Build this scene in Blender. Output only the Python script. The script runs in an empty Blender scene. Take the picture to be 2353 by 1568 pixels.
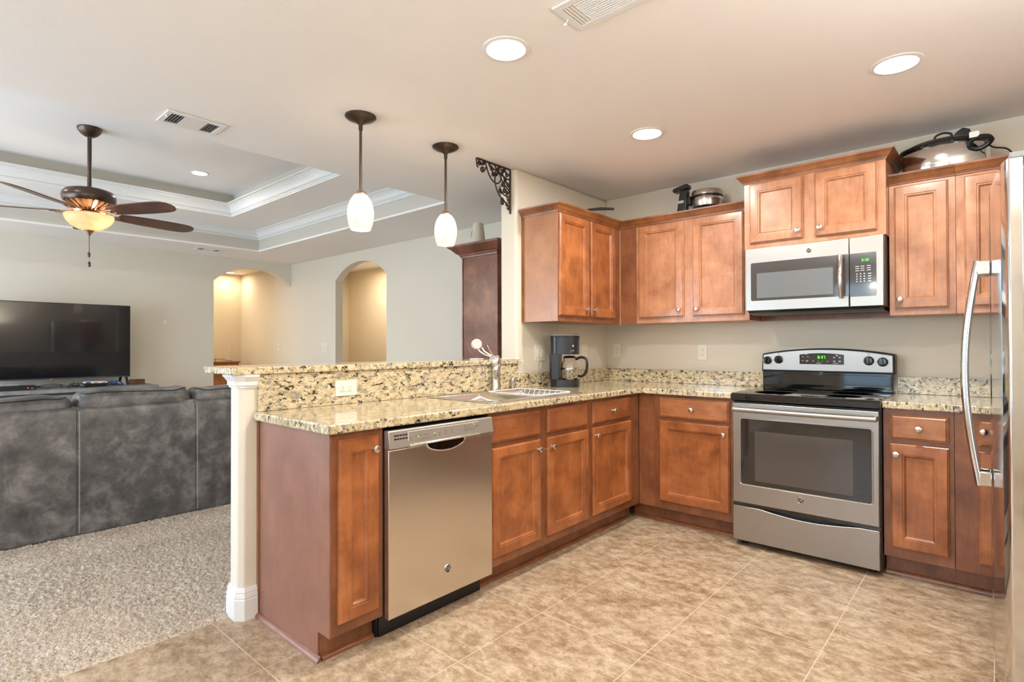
import bpy, bmesh, math, random
from mathutils import Vector, Matrix
PI = math.pi
random.seed(7)
S = bpy.context.scene
COL = S.collection

# ------------------------------------------------------------------ camera, world, exposure
cd = bpy.data.cameras.new('camera')
cam = bpy.data.objects.new('camera', cd); COL.objects.link(cam)
cd.sensor_fit = 'HORIZONTAL'; cd.sensor_width = 36.0
cd.lens = 1260.6 * 36.0 / 2353.0
cd.clip_start = 0.02; cd.clip_end = 200
FW = Vector((-0.6644, 0.74732, 0.00847)); RT = Vector((0.74734, 0.66444, -0.00245)); UP = Vector((0.00746, -0.0047, 0.99996))
cam.matrix_world = Matrix((
    (RT.x, UP.x, -FW.x, 1.8869), (RT.y, UP.y, -FW.y, -3.4497), (RT.z, UP.z, -FW.z, 1.208), (0, 0, 0, 1)))
S.camera = cam
S.view_settings.view_transform = 'Standard'; S.view_settings.look = 'None'
S.view_settings.gamma = 1.0; S.view_settings.use_curve_mapping = False
S.view_settings.exposure = 0.54

W = bpy.data.worlds.new('World'); S.world = W; W.use_nodes = True
nt = W.node_tree; nt.nodes.clear()
wo = nt.nodes.new('ShaderNodeOutputWorld'); wb = nt.nodes.new('ShaderNodeBackground')
sky = nt.nodes.new('ShaderNodeTexSky'); sky.sky_type = 'NISHITA'
sky.sun_disc = False; sky.sun_elevation = math.radians(50); sky.sun_rotation = math.radians(60)
sky.air_density = 1.0; sky.dust_density = 1.5
wb.inputs['Strength'].default_value = 0.42
nt.links.new(sky.outputs[0], wb.inputs['Color']); nt.links.new(wb.outputs[0], wo.inputs['Surface'])

def look_rot(d):
    return Vector(d).to_track_quat('-Z', 'Y').to_euler()
def area(name, loc, d, sx, sy, power, color, shape='RECTANGLE', portal=False, spread=PI):
    l = bpy.data.lights.new(name, 'AREA'); l.shape = shape; l.size = sx; l.size_y = sy
    l.energy = power; l.color = color; l.spread = spread
    if portal: l.cycles.is_portal = True
    o = bpy.data.objects.new(name, l); o.location = loc; o.rotation_euler = look_rot(d); COL.objects.link(o)
    return o
def point(name, loc, power, color, r=0.03):
    l = bpy.data.lights.new(name, 'POINT'); l.energy = power; l.color = color; l.shadow_soft_size = r
    o = bpy.data.objects.new(name, l); o.location = loc; COL.objects.link(o); return o
# daylight falling through the two glazed openings of the wall behind the camera
area('daylight_patio_door', (-3.5, -6.22, 1.15), (0, 1, 0), 3.4, 2.2, 175, (0.60, 0.78, 1.0))
area('daylight_dining_window', (1.0, -6.22, 1.35), (0, 1, 0), 2.2, 1.7, 26, (0.50, 0.74, 1.0))
LAMP_WARM = (1.0, 0.80, 0.58)

# ------------------------------------------------------------------ materials
def newmat(name):
    m = bpy.data.materials.new(name); m.use_nodes = True
    n = m.node_tree; n.nodes.clear()
    out = n.nodes.new('ShaderNodeOutputMaterial'); b = n.nodes.new('ShaderNodeBsdfPrincipled')
    n.links.new(b.outputs[0], out.inputs['Surface'])
    return m, n, b
def lin(c):
    return tuple(((x/255.0)/12.92 if x/255.0 <= 0.04045 else ((x/255.0+0.055)/1.055)**2.4) for x in c) + (1.0,)
def coords(n, scale=(1, 1, 1), rot=(0, 0, 0), rnd=False):
    tc = n.nodes.new('ShaderNodeTexCoord'); mp = n.nodes.new('ShaderNodeMapping')
    mp.inputs['Scale'].default_value = scale; mp.inputs['Rotation'].default_value = rot
    n.links.new(tc.outputs['Object'], mp.inputs['Vector'])
    if rnd:
        oi = n.nodes.new('ShaderNodeObjectInfo'); mu = n.nodes.new('ShaderNodeMath'); mu.operation = 'MULTIPLY'
        mu.inputs[1].default_value = 37.0
        n.links.new(oi.outputs['Random'], mu.inputs[0]); n.links.new(mu.outputs[0], mp.inputs['Location'])
    return mp.outputs[0]
def noise(n, vec, scale, detail=4, rough=0.5, dist=0.0):
    t = n.nodes.new('ShaderNodeTexNoise'); t.inputs['Scale'].default_value = scale
    t.inputs['Detail'].default_value = detail; t.inputs['Roughness'].default_value = rough
    t.inputs['Distortion'].default_value = dist
    n.links.new(vec, t.inputs['Vector']); return t.outputs['Fac']
def ramp(n, fac, stops, interp='LINEAR'):
    r = n.nodes.new('ShaderNodeValToRGB'); r.color_ramp.interpolation = interp
    e = r.color_ramp.elements
    while len(e) < len(stops): e.new(0.5)
    for i, (p, c) in enumerate(stops):
        e[i].position = p; e[i].color = c if len(c) == 4 else lin(c)
    n.links.new(fac, r.inputs[0]); return r.outputs[0]
def mix(n, fac, a, b, mode='MIX'):
    x = n.nodes.new('ShaderNodeMix'); x.data_type = 'RGBA'; x.blend_type = mode
    if isinstance(fac, float): x.inputs[0].default_value = fac
    else: n.links.new(fac, x.inputs[0])
    for sck, v in ((x.inputs[6], a), (x.inputs[7], b)):
        if isinstance(v, tuple): sck.default_value = v if len(v) == 4 else lin(v)
        else: n.links.new(v, sck)
    return x.outputs[2]
def bump(n, b, height, strength, dist=0.01):
    bp = n.nodes.new('ShaderNodeBump'); bp.inputs['Strength'].default_value = strength
    bp.inputs['Distance'].default_value = dist
    n.links.new(height, bp.inputs['Height']); n.links.new(bp.outputs[0], b.inputs['Normal'])
def plain(name, c, rough=0.5, metal=0.0, spec=0.5, coat=0.0, emis=None, estr=0.0):
    m, n, b = newmat(name)
    b.inputs['Base Color'].default_value = lin(c); b.inputs['Roughness'].default_value = rough
    b.inputs['Metallic'].default_value = metal; b.inputs['Specular IOR Level'].default_value = spec
    b.inputs['Coat Weight'].default_value = coat
    if emis: b.inputs['Emission Color'].default_value = lin(emis); b.inputs['Emission Strength'].default_value = estr
    # very faint unevenness so that no surface is perfectly uniform
    v = coords(n, (1, 1, 1)); f = noise(n, v, 35, 3)
    hs = mix(n, f, tuple(x*0.985 for x in lin(c)[:3]) + (1,), tuple(min(1, x*1.015) for x in lin(c)[:3]) + (1,))
    n.links.new(hs, b.inputs['Base Color'])
    return m
def plaster(name, c, bs=0.12):
    m, n, b = newmat(name); v = coords(n)
    f = noise(n, v, 1.2, 2)
    b.inputs['Roughness'].default_value = 0.75; b.inputs['Specular IOR Level'].default_value = 0.25
    a = lin(c)
    n.links.new(mix(n, f, tuple(x*0.97 for x in a[:3])+(1,), tuple(min(1, x*1.03) for x in a[:3])+(1,)), b.inputs['Base Color'])
    bump(n, b, noise(n, v, 130, 3, 0.55), bs, 0.004)
    return m
M = {}
M['wall'] = plaster('wall_paint', (222, 213, 196))
M['wall_warm'] = plaster('hall_paint', (222, 208, 180))
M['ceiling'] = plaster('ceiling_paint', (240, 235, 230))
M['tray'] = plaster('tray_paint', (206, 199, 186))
M['trim'] = plain('white_trim', (230, 228, 224), 0.35)
M['white'] = plain('white_plastic', (240, 238, 232), 0.35)
M['ivory'] = plain('ivory_plastic', (232, 228, 212), 0.35)
M['black'] = plain('black_plastic', (22, 22, 24), 0.35)
M['blackgloss'] = plain('black_gloss', (10, 10, 12), 0.06, coat=0.6)
M['blacksatin'] = plain('black_satin', (30, 30, 33), 0.28)
M['darkgrey'] = plain('dark_grey_plastic', (58, 60, 63), 0.4)
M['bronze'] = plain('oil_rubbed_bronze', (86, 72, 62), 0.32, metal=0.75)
M['bronze_lit'] = plain('lit_bronze', (178, 146, 120), 0.3, metal=0.8)  # paler copy of the bronze, glow of the bulbs put into the colour
M['iron'] = plain('dark_iron', (66, 50, 40), 0.45, metal=0.5)
M['nickel'] = plain('satin_nickel', (214, 208, 200), 0.24, metal=1.0)
M['chrome'] = plain('chrome', (225, 225, 225), 0.08, metal=1.0)
M['stitch'] = plain('stitching_thread', (205, 200, 190), 0.7)
M['fan_wood'] = None

def wood(name, c_dark, c_mid, c_light, rough=0.33, grain='z', tint=0.5):
    m, n, b = newmat(name)
    sc = {'z': (9, 9, 1.2), 'x': (1.2, 9, 9), 'y': (9, 1.2, 9)}[grain]
    v = coords(n, sc, rnd=True); v2 = coords(n, (1, 1, 1), rnd=True)
    g = noise(n, v, 6, 6, 0.6, 0.6)
    blotch = noise(n, v2, 6.5, 5, 0.6, 0.2)
    c1 = ramp(n, blotch, [(0.30, c_dark), (0.5, c_mid), (0.70, c_light)])
    c2 = ramp(n, g, [(0.25, (190, 190, 190)), (0.6, (255, 255, 255))])
    n.links.new(mix(n, tint, c1, c2, 'MULTIPLY'), b.inputs['Base Color'])
    b.inputs['Roughness'].default_value = rough; b.inputs['Coat Weight'].default_value = 0.25
    b.inputs['Coat Roughness'].default_value = 0.18
    bump(n, b, g, 0.04, 0.002)
    return m
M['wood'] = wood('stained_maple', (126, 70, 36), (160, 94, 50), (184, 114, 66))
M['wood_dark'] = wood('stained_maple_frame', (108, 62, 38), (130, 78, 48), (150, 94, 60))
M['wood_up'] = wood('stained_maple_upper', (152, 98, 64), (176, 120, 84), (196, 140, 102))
M['wood_crown'] = wood('stained_maple_crown', (108, 64, 36), (138, 86, 50), (162, 106, 66), grain='x')
M['wood_laminate'] = wood('end_panel_laminate', (126, 82, 64), (136, 90, 70), (146, 98, 78), rough=0.42, tint=0.25)
M['wood_upside'] = wood('upper_end_panel', (158, 108, 74), (172, 120, 84), (184, 132, 94), rough=0.38, tint=0.2)
M['cherry'] = wood('dark_cherry', (84, 46, 32), (112, 66, 48), (142, 92, 70), rough=0.3)
M['oak'] = wood('honey_oak', (128, 72, 30), (156, 92, 42), (176, 110, 58))
M['fan_wood'] = wood('walnut_blade', (80, 48, 36), (98, 62, 46), (116, 78, 60), rough=0.4, grain='x')
M['grey_wood'] = wood('grey_washed_wood', (112, 112, 110), (134, 134, 130), (150, 150, 146), rough=0.5, grain='y')
M['walnut'] = wood('small_box_wood', (84, 52, 34), (104, 66, 44), (124, 82, 56))

def steel(name, c, rough, grain='z', var=0.10):
    m, n, b = newmat(name)
    sc = {'z': (240, 240, 1.5), 'x': (1.5, 240, 240), 'y': (240, 1.5, 240)}[grain]
    v = coords(n, sc); g = noise(n, v, 3, 3, 0.6)
    a = lin(c)
    n.links.new(mix(n, g, tuple(x*(1-var) for x in a[:3])+(1,), tuple(min(1, x*(1+var)) for x in a[:3])+(1,)), b.inputs['Base Color'])
    b.inputs['Metallic'].default_value = 1.0; b.inputs['Roughness'].default_value = rough
    b.inputs['Anisotropic'].default_value = 0.5
    bump(n, b, g, 0.03, 0.001)
    return m
M['steel'] = steel('brushed_stainless', (226, 219, 210), 0.25, 'z', 0.05)
M['steel_x'] = steel('brushed_stainless_horizontal', (172, 168, 162), 0.34, 'x', 0.05)
M['steel_sink'] = steel('sink_stainless', (205, 202, 198), 0.26, 'y')
M['steel_mirror'] = steel('polished_stainless', (214, 212, 210), 0.10, 'z', 0.03)
M['steel_panel'] = plain('silver_control_panel', (176, 168, 158), 0.35, metal=0.6)

def granite(name, sc=1.0, stretch=(1, 1, 1), rot=(0, 0, 0)):
    m, n, b = newmat(name)
    v = coords(n, stretch, rot)
    base = ramp(n, noise(n, v, 36*sc, 6, 0.75, 0.15), [(0.28, (130, 108, 80)), (0.42, (190, 169, 130)), (0.56, (216, 202, 168)), (0.72, (230, 222, 202))])
    grey = ramp(n, noise(n, v, 24*sc, 6, 0.75, 0.3), [(0.53, (0, 0, 0, 1)), (0.60, (1, 1, 1, 1))])
    c1 = mix(n, grey, base, (150, 142, 128))
    dk = ramp(n, noise(n, v, 40*sc, 7, 0.74, 0.35), [(0.552, (0, 0, 0, 1)), (0.580, (1, 1, 1, 1))])
    c2 = mix(n, dk, c1, (46, 43, 42))
    vo = n.nodes.new('ShaderNodeTexVoronoi'); vo.inputs['Scale'].default_value = 210*sc; n.links.new(v, vo.inputs['Vector'])
    sp = ramp(n, vo.outputs['Distance'], [(0.12, (1, 1, 1, 1)), (0.24, (0, 0, 0, 1))])
    c3 = mix(n, sp, c2, (112, 88, 64))
    n.links.new(c3, b.inputs['Base Color'])
    b.inputs['Roughness'].default_value = 0.16; b.inputs['Coat Weight'].default_value = 0.5; b.inputs['Coat Roughness'].default_value = 0.06
    return m
M['granite'] = granite('santa_cecilia_granite', 1.0, (1.7, 1.0, 1.0), (0, 0, 0.5))
M['granite_v'] = granite('granite_splash', 0.95, (1, 0.75, 1.45), (0.35, 0, 0))

def tile_mat():
    m, n, b = newmat('travertine_tile')
    tc = n.nodes.new('ShaderNodeTexCoord'); mp = n.nodes.new('ShaderNodeMapping')
    mp.inputs['Location'].default_value = (-0.330, -0.030, 0)
    n.links.new(tc.outputs['Object'], mp.inputs['Vector'])
    br = n.nodes.new('ShaderNodeTexBrick'); br.offset = 0.0; br.squash = 1.0
    br.inputs['Scale'].default_value = 1.0; br.inputs['Brick Width'].default_value = 0.511; br.inputs['Row Height'].default_value = 0.511
    br.inputs['Mortar Size'].default_value = 0.0022; br.inputs['Mortar Smooth'].default_value = 0.2
    br.inputs['Color1'].default_value = (0.86, 0.86, 0.86, 1); br.inputs['Color2'].default_value = (1, 1, 1, 1); br.inputs['Mortar'].default_value = (0.9, 0.9, 0.9, 1)
    n.links.new(mp.outputs[0], br.inputs['Vector'])
    v = coords(n, (1.0, 1.4, 1.0), (0, 0, 0.5))
    big = noise(n, v, 3.6, 5, 0.62, 0.2); fine = noise(n, v, 14, 9, 0.78, 0.15)
    c = ramp(n, fine, [(0.38, (122, 98, 74)), (0.46, (158, 134, 106)), (0.53, (184, 162, 134)), (0.61, (210, 194, 170))])
    c = mix(n, 0.38, c, ramp(n, big, [(0.38, (136, 110, 82)), (0.62, (196, 178, 152))]))
    vein = ramp(n, noise(n, v, 22, 9, 0.85, 0.5), [(0.545, (0, 0, 0, 1)), (0.58, (1, 1, 1, 1))])
    c = mix(n, vein, c, mix(n, 0.6, c, (128, 92, 66)))
    c = mix(n, 0.5, c, br.outputs['Color'], 'MULTIPLY')
    c = mix(n, br.outputs['Fac'], c, (204, 186, 162))
    n.links.new(c, b.inputs['Base Color'])
    b.inputs['Roughness'].default_value = 0.36; b.inputs['Specular IOR Level'].default_value = 0.4
    mt = n.nodes.new('ShaderNodeMath'); mt.operation = 'MULTIPLY_ADD'; mt.inputs[1].default_value = -1.0
    n.links.new(br.outputs['Fac'], mt.inputs[0]); n.links.new(fine, mt.inputs[2])
    bump(n, b, mt.outputs[0], 0.12, 0.004)
    return m
M['tile'] = tile_mat()
def carpet_mat():
    m, n, b = newmat('frieze_carpet')
    v = coords(n); v2 = coords(n, (1, 1.6, 1), (0, 0, 0.25))
    c = ramp(n, noise(n, v, 120, 4, 0.75), [(0.36, (158, 140, 122)), (0.5, (226, 211, 192)), (0.66, (248, 242, 234))])
    c = mix(n, 0.35, c, ramp(n, noise(n, v2, 2.6, 3), [(0.35, (206, 188, 164)), (0.65, (240, 232, 224))]), 'MULTIPLY')
    n.links.new(c, b.inputs['Base Color'])
    b.inputs['Roughness'].default_value = 0.95; b.inputs['Specular IOR Level'].default_value = 0.1
    bump(n, b, noise(n, v, 260, 3, 0.8), 0.6, 0.01)
    return m
M['carpet'] = carpet_mat()
def leather_mat():
    m, n, b = newmat('charcoal_leather'); v = coords(n)
    c = ramp(n, noise(n, v, 6.5, 7, 0.66, 0.25), [(0.34, (62, 61, 61)), (0.5, (90, 88, 87)), (0.68, (134, 130, 127))])
    n.links.new(c, b.inputs['Base Color']); b.inputs['Roughness'].default_value = 0.36
    b.inputs['Specular IOR Level'].default_value = 0.55
    vo = n.nodes.new('ShaderNodeTexVoronoi'); vo.inputs['Scale'].default_value = 240; n.links.new(v, vo.inputs['Vector'])
    bump(n, b, vo.outputs['Distance'], 0.10, 0.002)
    return m
M['leather'] = leather_mat()
def emit(name, c, s):
    m = bpy.data.materials.new(name); m.use_nodes = True; n = m.node_tree; n.nodes.clear()
    o = n.nodes.new('ShaderNodeOutputMaterial'); e = n.nodes.new('ShaderNodeEmission')
    e.inputs[0].default_value = lin(c); e.inputs[1].default_value = s
    n.links.new(e.outputs[0], o.inputs[0]); return m
M['lens'] = emit('lamp_lens', (255, 246, 232), 6.0)
M['led_green'] = emit('green_digits', (96, 255, 60), 1.6)
M['led_red'] = emit('red_led', (255, 60, 70), 2.0)
def shade_glass(name, top, bot, s_, marble=6.0, tr=0.07):
    # thin frosted glass: light of the bulb inside really passes through the wall
    m = bpy.data.materials.new(name); m.use_nodes = True; n = m.node_tree; n.nodes.clear()
    o = n.nodes.new('ShaderNodeOutputMaterial'); v = coords(n, (1, 1, 1.4))
    c = ramp(n, noise(n, v, marble*4, 4, 0.6, 0.6), [(0.3, bot), (0.7, top)])
    t = n.nodes.new('ShaderNodeBsdfTranslucent'); g = n.nodes.new('ShaderNodeBsdfPrincipled'); e = n.nodes.new('ShaderNodeEmission')
    g.inputs['Roughness'].default_value = 0.2; x = n.nodes.new('ShaderNodeMixShader'); x.inputs[0].default_value = 0.35
    a = n.nodes.new('ShaderNodeAddShader'); e.inputs[1].default_value = s_
    n.links.new(mix(n, 1.0, c, (tr, tr, tr, 1.0), 'MULTIPLY'), t.inputs[0]); n.links.new(c, g.inputs['Base Color']); n.links.new(c, e.inputs[0])
    n.links.new(t.outputs[0], x.inputs[1]); n.links.new(g.outputs[0], x.inputs[2])
    n.links.new(x.outputs[0], a.inputs[0]); n.links.new(e.outputs[0], a.inputs[1]); n.links.new(a.outputs[0], o.inputs[0])
    return m
M['shade'] = shade_glass('pendant_glass', (255, 243, 228), (250, 218, 186), 0.42)
M['bowl'] = shade_glass('alabaster_bowl', (255, 222, 180), (238, 180, 126), 0.32, 2.0, 0.2)
def glass(name, c=(255, 255, 255), rough=0.0, ior=1.45):
    m, n, b = newmat(name)
    b.inputs['Base Color'].default_value = lin(c); b.inputs['Transmission Weight'].default_value = 1.0
    b.inputs['Roughness'].default_value = rough; b.inputs['IOR'].default_value = ior
    return m
M['glass'] = glass('clear_glass')
M['acrylic'] = glass('clear_acrylic', (235, 235, 235), 0.02, 1.35)
def pane_mat():
    m = bpy.data.materials.new('window_glass'); m.use_nodes = True; n = m.node_tree; n.nodes.clear()
    o = n.nodes.new('ShaderNodeOutputMaterial'); t = n.nodes.new('ShaderNodeBsdfTransparent'); g = n.nodes.new('ShaderNodeBsdfGlossy')
    g.inputs['Roughness'].default_value = 0.02; x = n.nodes.new('ShaderNodeMixShader'); x.inputs[0].default_value = 0.06
    n.links.new(t.outputs[0], x.inputs[1]); n.links.new(g.outputs[0], x.inputs[2]); n.links.new(x.outputs[0], o.inputs[0])
    return m
M['pane'] = pane_mat()
M['screen'] = plain('tv_screen', (16, 16, 19), 0.12, coat=0.4)
M['oven_glass'] = plain('oven_window_glass', (34, 31, 30), 0.06, coat=0.7)
M['oven_inner'] = plain('oven_window_screen', (74, 68, 64), 0.12, coat=0.5)
M['mw_inner'] = plain('microwave_window_screen', (104, 108, 110), 0.12, coat=0.6)
M['mw_glass'] = plain('microwave_smoked_glass', (66, 62, 60), 0.08, coat=0.6)
M['panel_dark'] = plain('control_glass', (44, 42, 44), 0.10, coat=0.5)
M['icon'] = plain('printed_icons', (225, 222, 216), 0.5)
M['print_dark'] = plain('printed_marks', (60, 56, 52), 0.5)
M['lawn'] = plain('lawn', (84, 110, 58), 0.9)
M['ceramic'] = plain('cream_ceramic', (206, 196, 178), 0.45)
M['waffle_steel'] = plain('waffle_iron_steel', (190, 180, 170), 0.25, metal=0.9)
M['puck'] = plain('frosted_plastic', (196, 194, 190), 0.4)
M['blue'] = plain('blue_plastic', (52, 74, 120), 0.4)
M['red'] = plain('red_plastic', (190, 60, 48), 0.4)
M['cord'] = plain('clear_cord', (150, 120, 90), 0.4)
M['greyshade'] = plain('grey_plastic', (150, 152, 155), 0.4)

# ------------------------------------------------------------------ mesh helpers
ORG = {}
class MB:
    def __init__(s): s.v = []; s.f = []
    def add(s, vs, fs):
        k = len(s.v); s.v += [tuple(p) for p in vs]; s.f += [tuple(i+k for i in q) for q in fs]; return s
    def box(s, x0, x1, y0, y1, z0, z1):
        return s.add([(x0,y0,z0),(x1,y0,z0),(x1,y1,z0),(x0,y1,z0),(x0,y0,z1),(x1,y0,z1),(x1,y1,z1),(x0,y1,z1)],
                     [(0,3,2,1),(4,5,6,7),(0,1,5,4),(1,2,6,5),(2,3,7,6),(3,0,4,7)])
    def prism(s, pts, plane, a0, a1):
        f = {'xy': lambda p, a: (p[0], p[1], a), 'xz': lambda p, a: (p[0], a, p[1]), 'yz': lambda p, a: (a, p[0], p[1])}[plane]
        n = len(pts); vs = [f(p, a0) for p in pts] + [f(p, a1) for p in pts]
        fs = [tuple(range(n))[::-1], tuple(range(n, 2*n))] + [(i, (i+1) % n, n+(i+1) % n, n+i) for i in range(n)]
        return s.add(vs, fs)
    def frame_of(s, d):
        d = Vector(d).normalized(); a = Vector((0,0,1)) if abs(d.z) < 0.9 else Vector((1,0,0))
        u = d.cross(a).normalized(); return d, u, d.cross(u).normalized()
    def cyl(s, p0, p1, r0, r1=None, n=20):
        r1 = r0 if r1 is None else r1; p0 = Vector(p0); p1 = Vector(p1); d, u, w = s.frame_of(p1-p0)
        vs = [p0 + (u*math.cos(2*PI*i/n) + w*math.sin(2*PI*i/n))*r0 for i in range(n)] + \
             [p1 + (u*math.cos(2*PI*i/n) + w*math.sin(2*PI*i/n))*r1 for i in range(n)]
        return s.add(vs, [tuple(range(n))[::-1], tuple(range(n, 2*n))] + [(i, (i+1) % n, n+(i+1) % n, n+i) for i in range(n)])
    def lathe(s, prof, c, axis=(0,0,1), n=32, sx=1.0, sy=1.0):
        # prof: (radius, height) pairs along the axis
        c = Vector(c)
        if tuple(axis) == (0,0,1): d, u, w = Vector((0,0,1)), Vector((1,0,0)), Vector((0,1,0))
        else: d, u, w = s.frame_of(axis)
        vs = []
        for r, h in prof:
            for i in range(n):
                a = 2*PI*i/n; vs.append(c + d*h + u*(math.cos(a)*r*sx) + w*(math.sin(a)*r*sy))
        fs = []
        for k in range(len(prof)-1):
            for i in range(n):
                j = (i+1) % n; fs.append((k*n+i, k*n+j, (k+1)*n+j, (k+1)*n+i))
        if prof[0][0] > 1e-5: fs.append(tuple(range(n))[::-1])
        if prof[-1][0] > 1e-5: fs.append(tuple(range((len(prof)-1)*n, len(prof)*n)))
        return s.add(vs, fs)
    def tube(s, pts, r, n=8, closed=False, flat=None):
        pts = [Vector(p) for p in pts]; m = len(pts); vs = []; prev = None
        for i, p in enumerate(pts):
            if closed: t = pts[(i+1) % m] - pts[i-1]
            else: t = pts[min(i+1, m-1)] - pts[max(i-1, 0)]
            t.normalize()
            if prev is None: _, u, w = s.frame_of(t)
            else:
                u = (prev - t*prev.dot(t)).normalized(); w = t.cross(u)
            prev = u
            rr = r[i] if isinstance(r, (list, tuple)) else r
            for k in range(n):
                a = 2*PI*k/n; vs.append(p + u*math.cos(a)*rr + w*math.sin(a)*rr)
        fs = []
        for i in range(m if closed else m-1):
            for k in range(n):
                a, b2 = i*n, ((i+1) % m)*n; fs.append((a+k, a+(k+1) % n, b2+(k+1) % n, b2+k))
        if not closed: fs += [tuple(range(n))[::-1], tuple(range((m-1)*n, m*n))]
        return s.add(vs, fs)
    def sweep(s, path, prof, closed=False, segs=None):
        # path: xy points, offset goes to the RIGHT of travel; prof: closed list of (offset, z)
        m = len(path); P = [Vector((p[0], p[1])) for p in path]; N = []
        def nrm(a, b): d = (b-a).normalized(); return Vector((d.y, -d.x))
        for i in range(m):
            if closed: n1, n2 = nrm(P[i-1], P[i]), nrm(P[i], P[(i+1) % m])
            elif i == 0: n1 = n2 = nrm(P[0], P[1])
            elif i == m-1: n1 = n2 = nrm(P[-2], P[-1])
            else: n1, n2 = nrm(P[i-1], P[i]), nrm(P[i], P[i+1])
            b = (n1+n2); b = b / max(1e-6, b.dot(n1)) if b.length > 1e-6 else n1
            N.append(b)
        rng = range(m) if closed else range(m-1)
        if segs is not None: rng = segs
        k = len(prof)
        idx = sorted(set(list(rng) + [(i+1) % m for i in rng])); pos = {q: j for j, q in enumerate(idx)}
        vs = [(P[q].x+N[q].x*o, P[q].y+N[q].y*o, z) for q in idx for (o, z) in prof]
        fs = []
        for i in rng:
            a, b2 = pos[i]*k, pos[(i+1) % m]*k
            for j in range(k): fs.append((a+j, a+(j+1) % k, b2+(j+1) % k, b2+j))
        if not closed or segs is not None:
            fs.append(tuple(range(k))); e = pos[(list(rng)[-1]+1) % m]*k; fs.append(tuple(range(e, e+k))[::-1])
        return s.add(vs, fs)
    def cells(s, us, vs_, inside, plane, a0, a1):
        f = {'xy': lambda p, q, a: (p, q, a), 'xz': lambda p, q, a: (p, a, q), 'yz': lambda p, q, a: (a, p, q)}[plane]
        nu, nv = len(us)-1, len(vs_)-1; V = {}; out = []; fs = []
        def vid(i, j, k):
            if (i, j, k) not in V: V[(i, j, k)] = len(out); out.append(f(us[i], vs_[j], (a0, a1)[k]))
            return V[(i, j, k)]
        def ins(i, j): return 0 <= i < nu and 0 <= j < nv and inside((us[i]+us[i+1])/2, (vs_[j]+vs_[j+1])/2)
        for i in range(nu):
            for j in range(nv):
                if not ins(i, j): continue
                fs.append((vid(i,j,0), vid(i,j+1,0), vid(i+1,j+1,0), vid(i+1,j,0)))
                fs.append((vid(i,j,1), vid(i+1,j,1), vid(i+1,j+1,1), vid(i,j+1,1)))
                if not ins(i-1, j): fs.append((vid(i,j,0), vid(i,j,1), vid(i,j+1,1), vid(i,j+1,0)))
                if not ins(i+1, j): fs.append((vid(i+1,j,0), vid(i+1,j+1,0), vid(i+1,j+1,1), vid(i+1,j,1)))
                if not ins(i, j-1): fs.append((vid(i,j,0), vid(i+1,j,0), vid(i+1,j,1), vid(i,j,1)))
                if not ins(i, j+1): fs.append((vid(i,j+1,0), vid(i,j+1,1), vid(i+1,j+1,1), vid(i+1,j+1,0)))
        return s.add(out, fs)
    def nested(s, u0, u1, v0, v1, loops, face, n0):
        # concentric rectangles (inset, depth) on a facing: 'px','nx','py','ny'
        g = {'px': lambda u, v, d: (n0+d, u, v), 'nx': lambda u, v, d: (n0-d, u, v),
             'py': lambda u, v, d: (u, n0+d, v), 'ny': lambda u, v, d: (u, n0-d, v)}[face]
        k0 = 0; vs = []; fs = []
        for (i, d) in loops:
            vs += [g(u0+i, v0+i, d), g(u1-i, v0+i, d), g(u1-i, v1-i, d), g(u0+i, v1-i, d)]
        for q in range(len(loops)-1):
            a = q*4
            for j in range(4): fs.append((a+j, a+(j+1) % 4, a+4+(j+1) % 4, a+4+j))
        fs.append((0, 1, 2, 3)); e = (len(loops)-1)*4; fs.append((e, e+1, e+2, e+3))
        return s.add(vs, fs)
    def ell(s, c, r, n=20, m=12, z0=-1.0, z1=1.0):
        prof = []
        for i in range(m+1):
            t = -PI/2 + PI*i/m; zz = max(z0, min(z1, math.sin(t))); prof.append((math.sqrt(max(0, 1-zz*zz)), zz))
        vs = []; c = Vector(c)
        for (q, h) in prof:
            for i in range(n):
                a = 2*PI*i/n; vs.append((c.x+math.cos(a)*q*r[0], c.y+math.sin(a)*q*r[1], c.z+h*r[2]))
        fs = [(k*n+i, k*n+(i+1) % n, (k+1)*n+(i+1) % n, (k+1)*n+i) for k in range(m) for i in range(n)]
        fs += [tuple(range(n))[::-1], tuple(range(m*n, (m+1)*n))]
        return s.add(vs, fs)
    def build(s, name, mat, parent=None, bevel=0.0, seg=2, smooth=35, org=None, sub=0):
        me = bpy.data.meshes.new(name)
        o3 = Vector(org) if org is not None else (ORG.get(parent.name, Vector((0,0,0))) if parent else Vector((0,0,0)))
        me.from_pydata([(p[0]-o3.x, p[1]-o3.y, p[2]-o3.z) for p in s.v], [], s.f)
        bm = bmesh.new(); bm.from_mesh(me)
        bmesh.ops.remove_doubles(bm, verts=bm.verts, dist=1e-6)
        bmesh.ops.dissolve_degenerate(bm, dist=1e-6, edges=bm.edges)
        bmesh.ops.recalc_face_normals(bm, faces=bm.faces)
        big = [f for f in bm.faces if len(f.verts) > 4]
        if big: bmesh.ops.triangulate(bm, faces=big)
        bm.to_mesh(me); bm.free()
        me.polygons.foreach_set('use_smooth', [True]*len(me.polygons)); me.update()
        if smooth < 180: me.set_sharp_from_angle(angle=math.radians(smooth))
        me.materials.append(M[mat] if isinstance(mat, str) else mat)
        o = bpy.data.objects.new(name, me); COL.objects.link(o)
        if parent is not None:
            o.parent = parent; ORG[o.name] = o3
        elif org is not None: o.location = o3; ORG[o.name] = o3
        if bevel > 0:
            b = o.modifiers.new('bevel', 'BEVEL'); b.width = bevel; b.segments = seg; b.limit_method = 'ANGLE'; b.angle_limit = math.radians(40)
        if sub: q = o.modifiers.new('sub', 'SUBSURF'); q.levels = sub; q.render_levels = sub
        return o
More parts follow.
